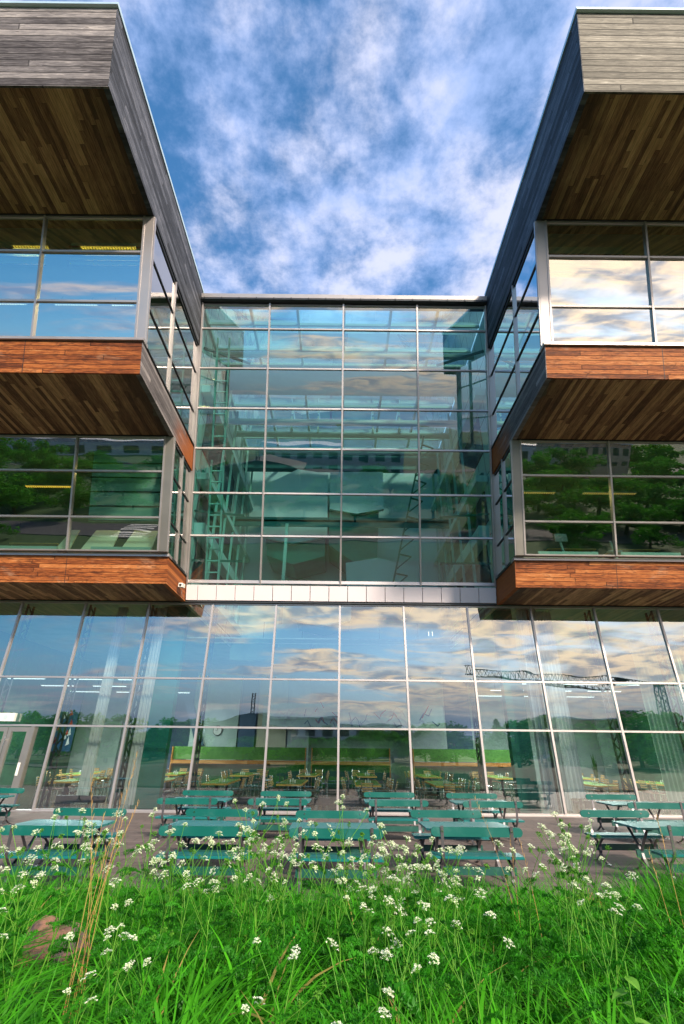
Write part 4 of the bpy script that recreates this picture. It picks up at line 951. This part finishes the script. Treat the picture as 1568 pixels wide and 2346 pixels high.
for i in range(NV):
    y = 1.3+5.9*rnd.random()**.85; x = (rnd.random()*2-1)*(.8*y+.8)
    if patchy(np.array(x+3.), np.array(y)) < .35 and rnd.random() < .7: continue
    z = gz(x, y)+rnd.uniform(.12, .42)*(1 if y < 5.8 else .6)
    if y < 2.5 and rnd.random() < .6: continue
    if abs(x/y+.46) < .11 and 2.5 < y < 4.7: continue
    fvn, ffn = FR[i % 6]
    vv = xf(fvn, (x, y, z), rnd.uniform(0, 6.28), rnd.uniform(-.2, 1.1), rnd.uniform(.55, 1.15))
    Vs.append(np.array(vv)); Fs.append(ffn+o_); Ts.append(np.clip(rnd.random()*.7+rng.random(len(ffn))*.35, 0, 1)); o_ += len(vv)
tag(put('ground_cover', npmesh('ground_cover', np.concatenate(Vs), np.concatenate(Fs), ['parsley_leaf'], np.concatenate(Ts))), 'low feathery green leaves growing among the grass', 'ground cover', kind='stuff')

# cow parsley
def make_parsley(seed, H=1.0, heads=7, dense=1.):
    q = random.Random(seed)
    r = thing('cow_parsley', 'x', 'flower', (0, 0, 0), 0, 'white cow parsley in the grass')
    st = MB(); tn = []
    def stem(p, a, r0, r1):
        k = len(st.f); st.tube([p, Vector(p).lerp(Vector(a), .5)+Vector((q.uniform(-.012, .012), q.uniform(-.012, .012), 0)), a], [r0, (r0+r1)/2, r1], 4, False); tn.extend([q.random()]*(len(st.f)-k))
    top = Vector((q.uniform(-.10, .10), q.uniform(-.10, .10), H*.74)); base = Vector((0, 0, -.05))
    stem(base, top*.5, .0045, .0038); stem(top*.5, top, .0038, .003)
    ends = []
    for i in range(heads):
        if i < heads*.55: o = top
        else: o = top*(.5+.38*q.random())
        an = 2*PI*i/heads*1.7+q.uniform(-.4, .4); ou = q.uniform(.06, .20)*H; zz = H*(1+q.uniform(-.16, .04)) if i < heads*.55 else H*q.uniform(.72, .95)
        e = Vector((o.x+math.cos(an)*ou, o.y+math.sin(an)*ou, zz)); stem(o, e, .0024, .0016); ends.append(e)
    leafv = MB(); lt = []
    for i in range(6):
        z = H*(.12+.13*i); an = q.uniform(0, 6.28); vv = xf(fv, (top.x*z/H, top.y*z/H, z), an, q.uniform(.1, .6), 1.35-.12*i); n0 = len(leafv.v); leafv.v += vv; leafv.f += [tuple(n0+k for k in f) for f in ff]; lt += [q.random()]*len(ff)
    for e in ends:
        hd = MB(); ht = []; mi = []
        young = q.random() < .25
        R0 = q.uniform(.017, .033)*(0.6 if young else 1); nr = q.randint(8, 13)
        upv = (Vector((q.uniform(-.75, .75), q.uniform(-.75, .75), 1))).normalized(); ax_ = upv.cross(Vector((1, 0, 0))).normalized(); ay = upv.cross(ax_)
        for k in range(nr):
            if k == 0: rr = 0
            else: rr = R0*math.sqrt(k/(nr-1))
            an = k*2.4; c = e+upv*(.026*(1-.6*(rr/R0)**2)+q.uniform(-.004, .004))+(ax_*math.cos(an)+ay*math.sin(an))*rr
            n0 = len(hd.f); hd.tube([e, c], .0007, 3, False); mi += [1]*(len(hd.f)-n0); ht += [q.random()]*(len(hd.f)-n0)
            us = R0*.30*q.uniform(.75, 1.2)
            for m_ in range(int(9*dense)):
                a2 = m_*2.4; r2 = us*math.sqrt((m_+.3)/9.); c2 = c+(ax_*math.cos(a2)+ay*math.sin(a2))*r2+upv*(.006*(1-r2/us)+q.uniform(-.001, .002))
                s2 = .0032*q.uniform(.8, 1.3); tl = Vector((q.uniform(-.6, .6), q.uniform(-.6, .6), 1)).normalized(); bx = tl.cross(Vector((0, 1, 0))).normalized(); by = tl.cross(bx); ph = q.uniform(0, 1.5)
                hd.quad(*[c2+(bx*math.cos(ph+j*2*PI/5)+by*math.sin(ph+j*2*PI/5))*s2 for j in range(5)]); mi.append(0 if not young else 1); ht.append(q.uniform(.3, 1))
        part('flower_head', hd, ['petal', 'parsley_stem'], r, world=False, tone=ht, mi=mi)
    part('stem', st, 'parsley_stem', r, world=False, tone=tn, smooth=True)
    part('foliage', leafv, 'parsley_leaf', r, world=False, tone=lt)
    return r
protos = [make_parsley(s_, 1., h_) for s_, h_ in ((1, 6), (2, 8), (3, 5), (4, 7), (5, 8), (6, 5))]
used = set()
def pix(px, py, dist):
    """a point dist metres in front along the view towards the given place of the bank"""
    u_ = (px-784)/1080; v_ = -(py-1173)/1080; d = ix*u_+iy*v_+fw; t_ = dist/d.y; return Vector((0, 0, 1.9))+d*t_
spots = [(90, 1905, 3.0), (130, 1935, 2.9), (185, 1865, 3.7), (225, 1880, 3.9), (430, 1925, 3.1), (505, 1945, 3.0), (535, 1910, 3.5), (610, 1905, 3.6), (575, 1915, 3.4), (625, 1960, 3.0), (865, 1945, 3.1), (895, 1895, 3.7), (915, 1930, 3.2), (945, 1950, 3.0), (1300, 1900, 3.3), (1270, 1895, 3.6), (830, 1930, 3.3), (70, 1890, 3.3), (110, 1870, 3.5), (150, 1880, 3.1), (210, 1895, 3.6), (60, 1970, 2.7), (100, 1990, 2.6), (285, 1870, 3.9), (335, 1865, 4.1), (318, 1900, 3.4), (240, 1935, 3.2), (345, 1920, 3.6),
    (420, 1900, 3.6), (455, 1920, 3.3), (490, 1905, 3.7), (520, 1930, 3.2), (555, 1900, 3.8), (545, 1945, 3.1), (590, 1835, 4.4), (625, 1825, 4.5), (650, 1840, 4.2), (640, 1880, 3.8), (585, 1935, 3.3), (380, 1935, 3.3),
    (800, 1832, 4.2), (770, 1850, 4.0), (720, 1885, 3.8), (700, 1930, 3.4), (860, 1900, 3.5), (880, 1925, 3.3), (845, 1950, 3.2), (910, 1905, 3.6), (935, 1915, 3.4), (960, 1935, 3.3), (920, 1955, 3.0), (800, 1960, 3.0), (660, 1950, 3.1), (1000, 1950, 3.1),
    (1045, 1945, 2.9), (1090, 1940, 3.0), (1285, 1875, 3.7), (1310, 1890, 3.5), (1240, 1905, 3.5), (1340, 1880, 3.8), (1355, 1930, 3.3), (1230, 1950, 3.1), (1290, 1945, 3.2), (1165, 1925, 3.4),
    (945, 2010, 2.0), (1060, 2010, 2.4), (860, 2040, 2.1), (1330, 2010, 2.7), (1375, 2040, 2.6), 
    (270, 2005, 2.6), (680, 2165, 1.75), (795, 2160, 1.7), (1020, 2190, 1.6), (880, 2110, 1.9), (1105, 2110, 1.9), (310, 2125, 2.0), (225, 2120, 2.1), (270, 2110, 2.2)]
names_h = 'white cow parsley with lacy flower clusters standing in the long grass'
for i, (px, py, d) in enumerate(spots):
    tp = pix(px, py, d); g = gz(tp.x, tp.y); H = max(.35, tp.z-g)
    k = i % 6; P = protos[k]
    fat = min(H*1.05, .95)
    sc = (fat, fat, H/1.03); rz = rnd.uniform(0, 6.28)
    if k not in used: used.add(k); P.location = (tp.x, tp.y, g); P.rotation_euler = (0, 0, rz); P.scale = sc; P['label'] = names_h
    else: dup(P, (tp.x, tp.y, g), rz, names_h, sc)

# dry stalks
def dry(name, label, x, y, n, H, seed, spread=.10, lean=.25):
    q = random.Random(seed); r = thing(name, label, 'dry grass', (x, y, gz(x, y)), 0, 'dry straw coloured grass tufts'); mb = MB(); tn = []; hd = MB(); hn = []
    for k in range(n):
        an = q.uniform(0, 6.28); h = H*q.uniform(.6, 1.05); ln_ = q.uniform(.02, lean)*h; b0 = Vector((q.uniform(-spread, spread), q.uniform(-spread, spread), -.03))*.6
        pts = [b0+Vector((math.cos(an)*ln_*t*t, math.sin(an)*ln_*t*t, h*t)) for t in (0, .25, .5, .75, 1.)]
        c = len(mb.f); mb.tube(pts, [.0019, .0016, .0014, .0011, .0008], 3, False); tn += [q.random()]*(len(mb.f)-c)
        for j in range(7):
            t = .80+.2*j/7; p = pts[3].lerp(pts[4], (t-.75)/.25); c = len(hd.f); d_ = Vector((q.uniform(-.012, .012), q.uniform(-.012, .012), .035)); hd.tube([p, p+d_*.5, p+d_], [.0006, .0018, .0004], 3, False); hn += [q.random()]*(len(hd.f)-c)
    part('stalk', mb, 'dry', r, world=False, tone=tn); part('seed_head', hd, 'dry', r, world=False, tone=hn)
dry('dry_grass', 'tall straw coloured dry grass tuft rising behind the rock at left', -1.24, 3.0, 8, 1.22, 3, .08, .20)
dry('dry_grass', 'thin dry straw stalks near the right edge in front of the bench', 2.35, 4.2, 2, 1.25, 4, .2, .3)
dry('dry_grass', 'single leaning dry stalk in front of the terrace right of the benches', 1.42, 4.6, 3, 1.15, 9, .2, .5)
dry('dry_grass', 'short pale withered tuft at the edge of the terrace', 2.75, 6.6, 30, .35, 6, .16, .9)

# rock
def rock():
    q = random.Random(5); import bmesh
    bm = bmesh.new(); bmesh.ops.create_icosphere(bm, subdivisions=5, radius=1)
    pl = [(Vector((q.uniform(-1, 1), q.uniform(-1, 1), q.uniform(-.3, 1))).normalized(), q.uniform(.55, .85)) for _ in range(16)]
    from mathutils import noise as mn
    for v_ in bm.verts:
        for n_, d_ in pl:
            e = v_.co.dot(n_)-d_
            if e > 0: v_.co -= n_*e
        v_.co *= 1+.07*mn.noise(v_.co*3)+.03*mn.noise(v_.co*11)
        v_.co = Vector((v_.co.x*.36, v_.co.y*.26, v_.co.z*.31+.06*v_.co.x))
    me = bpy.data.meshes.new('rock'); bm.to_mesh(me); bm.free(); me.materials.append(MATS['rock']); return me
o = put('rock', rock()); o.location = (-2.06, 4.5, gz(-2.06, 4.5)+.13); o.scale = (.82, .82, .8); o.rotation_euler = (0.15, -.25, .5); tag(o, 'reddish brown angular rock half hidden in the grass at left', 'rock')
# nettle and a blue-green weed
def broad(name, label, x, y, H, n, lw, m_, seed, cat='plant'):
    q = random.Random(seed); r = thing(name, label, cat, (x, y, gz(x, y))); st = MB(); st.tube([(0, 0, 0), (.01, 0, H*.5), (.02, .01, H)], [.005, .004, .002], 5); part('stem', st, 'parsley_stem', r, world=False, tone=[.5]*len(st.f))
    lf = MB(); tn = []
    for k in range(n):
        z = H*(.35+.65*k/n); an = k*PI/2+q.uniform(-.3, .3); L = lw*(1.25-.6*k/n); d = Vector((math.cos(an), math.sin(an), 0)); s_ = Vector((-d.y, d.x, 0)); o = Vector((.01, 0, z))
        prof = [(0, 0), (.2, .22), (.4, .30), (.6, .25), (.8, .14), (1, 0)]
        c = [o+d*L*t+Vector((0, 0, .15*L*t-.45*L*t*t)) for t, _ in prof]
        for j in range(5):
            for sg in (-1, 1):
                a, b_ = c[j]+s_*sg*prof[j][1]*L+Vector((0, 0, .06*L)), c[j+1]+s_*sg*prof[j+1][1]*L+Vector((0, 0, .06*L))
                lf.quad(c[j], c[j+1], b_, a); tn.append(q.random()*.6+.2)
    part('foliage', lf, m_, r, world=False, tone=tn)
broad('nettle', 'bright green broad leaved nettle at the bottom right in the grass', .78, 1.72, .56, 12, .075, 'nettle_leaf', 2)
broad('nettle', 'second broad leaved nettle stem beside the bigger one', .93, 1.85, .46, 10, .065, 'nettle_leaf', 3)
broad('weed', 'blue green leafy weed low in the bottom right corner', 1.12, 1.72, .36, 14, .09, 'teal_leaf', 4)

# ------------------------------------------------------------------ behind the photographer (seen mirrored in the glass)
def crown(q, H, Rr, n, kind):
    """leaf faces gathered on many small sprays"""
    V = []; T = []
    if kind == 'conifer':
        for k in range(n):
            t = q.random()**.8; z = H*(.08+.92*t); rad = Rr*(1-t)**.85*(.35+.65*q.random()); an = q.uniform(0, 6.28)
            V.append((Vector((math.cos(an)*rad, math.sin(an)*rad, z-rad*.25)), .22+.25*(1-t))); T.append(q.random())
    else:
        blobs = [(Vector((q.gauss(0, .42)*Rr, q.gauss(0, .42)*Rr, H*(.32+.62*q.random()))), Rr*q.uniform(.25, .55), q.random()) for _ in range(16)]
        for k in range(n):
            c, r_, tn = q.choice(blobs); d = Vector((q.gauss(0, 1), q.gauss(0, 1), q.gauss(0, .8))).normalized()*r_*(q.random()**.4); V.append((c+d, .26)); T.append(max(0, min(1, tn*.6+q.random()*.4)))
    mb = MB(); tt = []
    for (p, s_), tn in zip(V, T):
        for j in range(2):
            a = Vector((q.gauss(0, 1), q.gauss(0, 1), q.gauss(0, .6))).normalized(); b_ = a.cross(Vector((q.gauss(0, 1), q.gauss(0, 1), q.gauss(0, 1)))).normalized(); ss = s_*q.uniform(.6, 1.3)
            mb.quad(p-a*ss, p+b_*ss*.5, p+a*ss, p-b_*ss*.4); tt.append(tn)
    return mb, tt
def make_tree(seed, H, Rr, n, kind):
    q = random.Random(seed); r = thing('conifer_tree' if kind == 'conifer' else 'leafy_tree', 'x', 'tree', (0, 0, 0), 0, 'trees mirrored in the glass')
    mb = MB(); mb.tube([(0, 0, -.2), (.1, 0, H*.3), (0, .1, H*.6), (.05, 0, H*.92)], [Rr*.07, Rr*.055, Rr*.035, .03], 8)
    if kind != 'conifer':
        for k in range(7): an = q.uniform(0, 6.28); z = H*q.uniform(.25, .55); mb.tube([(0, 0, z), (math.cos(an)*Rr*.35, math.sin(an)*Rr*.35, z+H*.14), (math.cos(an)*Rr*.6, math.sin(an)*Rr*.6, z+H*.3)], [Rr*.035, Rr*.02, .02], 5)
    part('trunk', mb, 'bark', r, world=False)
    mb, tt = crown(q, H, Rr, n, kind); part('crown', mb, 'conifer' if kind == 'conifer' else 'tree_leaf', r, world=False, tone=tt)
    return r
tp_ = [make_tree(21, 8, 3.4, 2600, 'leafy'), make_tree(22, 10, 3.6, 3000, 'leafy'), make_tree(23, 9, 2.4, 2200, 'conifer'), make_tree(24, 6, 3.2, 2000, 'leafy')]
TR = [(24, -16, 3, .55), (33, -18, 3, .6), (40, -16, 3, .5), (29, -29, 3, .7), (46, -31, 3, .8), (58, -26, 3, .7), (64, -36, 3, .8), (37, -43, 3, .8), (54, -56, 3, .9), (70, -66, 3, 1.), (-38, -18, 3, .6), (-48, -22, 3, .7), (-31, -38, 3, .6), (-57, -54, 3, .9), (-68, -60, 3, 1.), (-40, -60, 3, .9), (34, -78, 3, 1.), (45, -84, 3, 1.1), (74, -96, 0, 1.2), (90, -104, 1, 1.3), (-60, -84, 0, 1.2), (-78, -90, 1, 1.3), (-50, -96, 3, 1.2), (-95, -100, 1, 1.3), (22, -30, 0, 1.), (30, -40, 1, 1.), (38, -50, 0, 1.1), (44, -36, 3, 1.3), (52, -48, 1, 1.15), (60, -60, 1, 1.2), (34, -24, 3, 1.), (48, -22, 0, .9), (28, -58, 2, 1.), (16, -62, 1, .75), (10, -64, 0, .85), (20, -66, 2, .95), (5, -58, 3, .8), (66, -44, 0, 1.2), (24, -44, 3, 1.),
      (-34, -42, 1, 1.), (-42, -52, 0, 1.2), (-50, -44, 3, 1.2), (-58, -60, 1, 1.2), (-28, -54, 3, .9), (-64, -50, 0, 1.2), (-46, -34, 3, 1.1), (-36, -31, 0, .8), (-74, -66, 1, 1.3),
      (-6, -38, 3, .8), (2, -34, 0, .7), (-14, -46, 3, .8), (-24, -40, 1, .9), (-30, -48, 2, 1.), (26, -20, 3, .9), (36, -34, 0, 1.2), (42, -26, 3, 1.1), (56, -34, 0, 1.2), (-54, -34, 1, 1.), (-62, -40, 0, 1.1), (-44, -44, 1, 1.1), (12, -50, 1, .8), (-4, -56, 3, 1.), (-16, -52, 0, .7), (20, -54, 0, 1.), (40, -62, 1, 1.2), (76, -58, 1, 1.3), (-80, -58, 0, 1.4), (-70, -44, 3, 1.3), (32, -70, 2, 1.3), (6, -72, 0, 1.1), (-32, -70, 1, 1.2), (50, -72, 1, 1.3), (8, -42, 3, .9), (14, -36, 0, .9), (-20, -36, 3, .9), (0, -48, 3, .7), (70, -80, 1, 1.4), (84, -70, 0, 1.5), (-10, -30, 2, .55), (18, -25, 3, .7)]
seen = set()
nm = ['mid green broad tree', 'tall broad green tree', 'dark pointed conifer', 'low bushy tree']
for i, (x, y, k, sc) in enumerate(TR):
    lb = '%s mirrored in the glass, one of the trees across the meadow' % nm[k]
    rz = rnd.uniform(0, 6.28)
    if k not in seen: seen.add(k); P = tp_[k]; P.location = (x, y, -.1); P.rotation_euler = (0, 0, rz); P.scale = (sc*1.1, sc*1.1, sc*.62); P['label'] = lb; P['group'] = nm[k]+'s mirrored in the glass'
    else: dup(tp_[k], (x, y, -.1), rz, lb, (sc*1.1, sc*1.1, sc*.62))
def house(name, label, x0, x1, y0, y1, h, wall_m, roof_m, rows, cols, gable=0., cat='building'):
    r = thing(name, label, cat, ((x0+x1)/2, (y0+y1)/2, 0)); mb = MB(); mb.box(x0, x1, y0, y1, -.1, h); part('wall', mb, wall_m, r)
    mb = MB()
    if gable: xm = (x0+x1)/2; mb.prism([(x0-.6, y0-.4, h+.01), (x1+.6, y0-.4, h+.01), (xm, y0-.4, h+gable)], (0, y1-y0+.8, 0))
    else: mb.box(x0-.3, x1+.3, y0-.3, y1+.3, h+.01, h+.3)
    part('roof', mb, roof_m, r)
    for i in range(rows):
        for j in range(cols):
            mb = MB(); wx = (x1-x0)/cols; a = x0+wx*(j+.22); z = .9+i*(h-.6)/rows; mb.box(a, a+wx*.56, y1+.001, y1+.04, z, z+(h-.6)/rows*.5); part('window', mb, 'window_dark', r)
    return r
sh = house('shed', 'dark hall with low gable roof and lattice mast mirrored in the restaurant glass', -25, -9, -72, -60, 5.0, 'shed_dark', 'shed_dark', 1, 5, 2.2)
mb = MB()
for z in np.arange(6.6, 10.4, .5):
    for a, b_ in (((-17.2, -60.4), (-16.6, -60.4)), ((-16.6, -60.4), (-16.6, -61)), ((-16.6, -61), (-17.2, -61)), ((-17.2, -61), (-17.2, -60.4))):
        mb.bar((*a, z), (*b_, z+.5), .06, .06)
for a in ((-17.2, -60.4), (-16.6, -60.4), (-16.6, -61), (-17.2, -61)): mb.bar((*a, 6.3), (*a, 10.6), .09, .09)
part('mast', mb, 'dark_metal', sh)
house('warehouse', 'low dark extension of the mirrored hall', -9, -1.5, -74, -62, 3.6, 'shed_dark', 'shed_dark', 1, 4)
house('office_block', 'long pale office block with rows of windows mirrored in the tall hall glass', -22, 16, -110, -92, 8.5, 'shed_pale', 'roof_white', 2, 9, 0)
house('brick_building', 'cream brick building with square windows mirrored in the lower right wing', 50, 66, -92, -78, 9., 'brick_cream', 'roof_white', 3, 7)
house('white_roofed_hall', 'white roofed low hall mirrored at the top of the lower right wing', 62, 110, -170, -150, 6, 'shed_pale', 'roof_white', 1, 10)
house('white_roofed_hall', 'long white industrial hall beside the mirrored main road', -150, -70, -190, -165, 6, 'shed_pale', 'roof_white', 1, 7)
mb = MB(); mb.box(-120, -25, -110.6, -110.3, .4, 1.1)
for k in range(40): mb.box(-120+k*2.4, -119.9+k*2.4, -110.5, -110.4, -.1, .4)
tag(part('guard_rail', mb, 'aluminium_grey'), 'long metal guard rail of the main road mirrored in the lower left wing', 'guard rail')
# tower crane
r = thing('tower_crane', 'lattice tower crane with long jib mirrored across the right of the restaurant glass', 'crane', (112, -140, 0))
def lattice(a, b_, w_, step, th, m_, name, tri=False):
    a = Vector(a); b_ = Vector(b_); d = (b_-a); L = d.length; d.normalize(); up_ = Vector((0, 0, 1)) if abs(d.z) < .9 else Vector((0, 1, 0)); s_ = d.cross(up_).normalized()*w_/2; u_ = up_*w_/2
    cs = [-s_-u_, s_-u_, s_+u_, -s_+u_] if not tri else [-s_-u_, s_-u_, u_*1.2]; mb = MB(); n = int(L/step)
    for c in cs: mb.bar(a+c, b_+c, th, th)
    for k in range(n):
        p, q_ = a+d*L*k/n, a+d*L*(k+1)/n
        for i in range(len(cs)): j = (i+1) % len(cs); mb.bar(p+cs[i], (p+q_)/2+cs[j], th*.6, th*.6); mb.bar((p+q_)/2+cs[j], q_+cs[i], th*.6, th*.6)
    part(name, mb, m_, r)
lattice((112, -140, 0), (112, -140, 23), 2.4, 2.6, .28, 'crane_blue', 'tower'); lattice((44, -140, 26.3), (128, -140, 22.6), 2.2, 2.4, .22, 'dark_metal', 'jib', True)
mb = MB(); mb.box(110.8, 113.2, -141.2, -138.8, 21.0, 22.2); part('cab', mb, 'shed_dark', r)
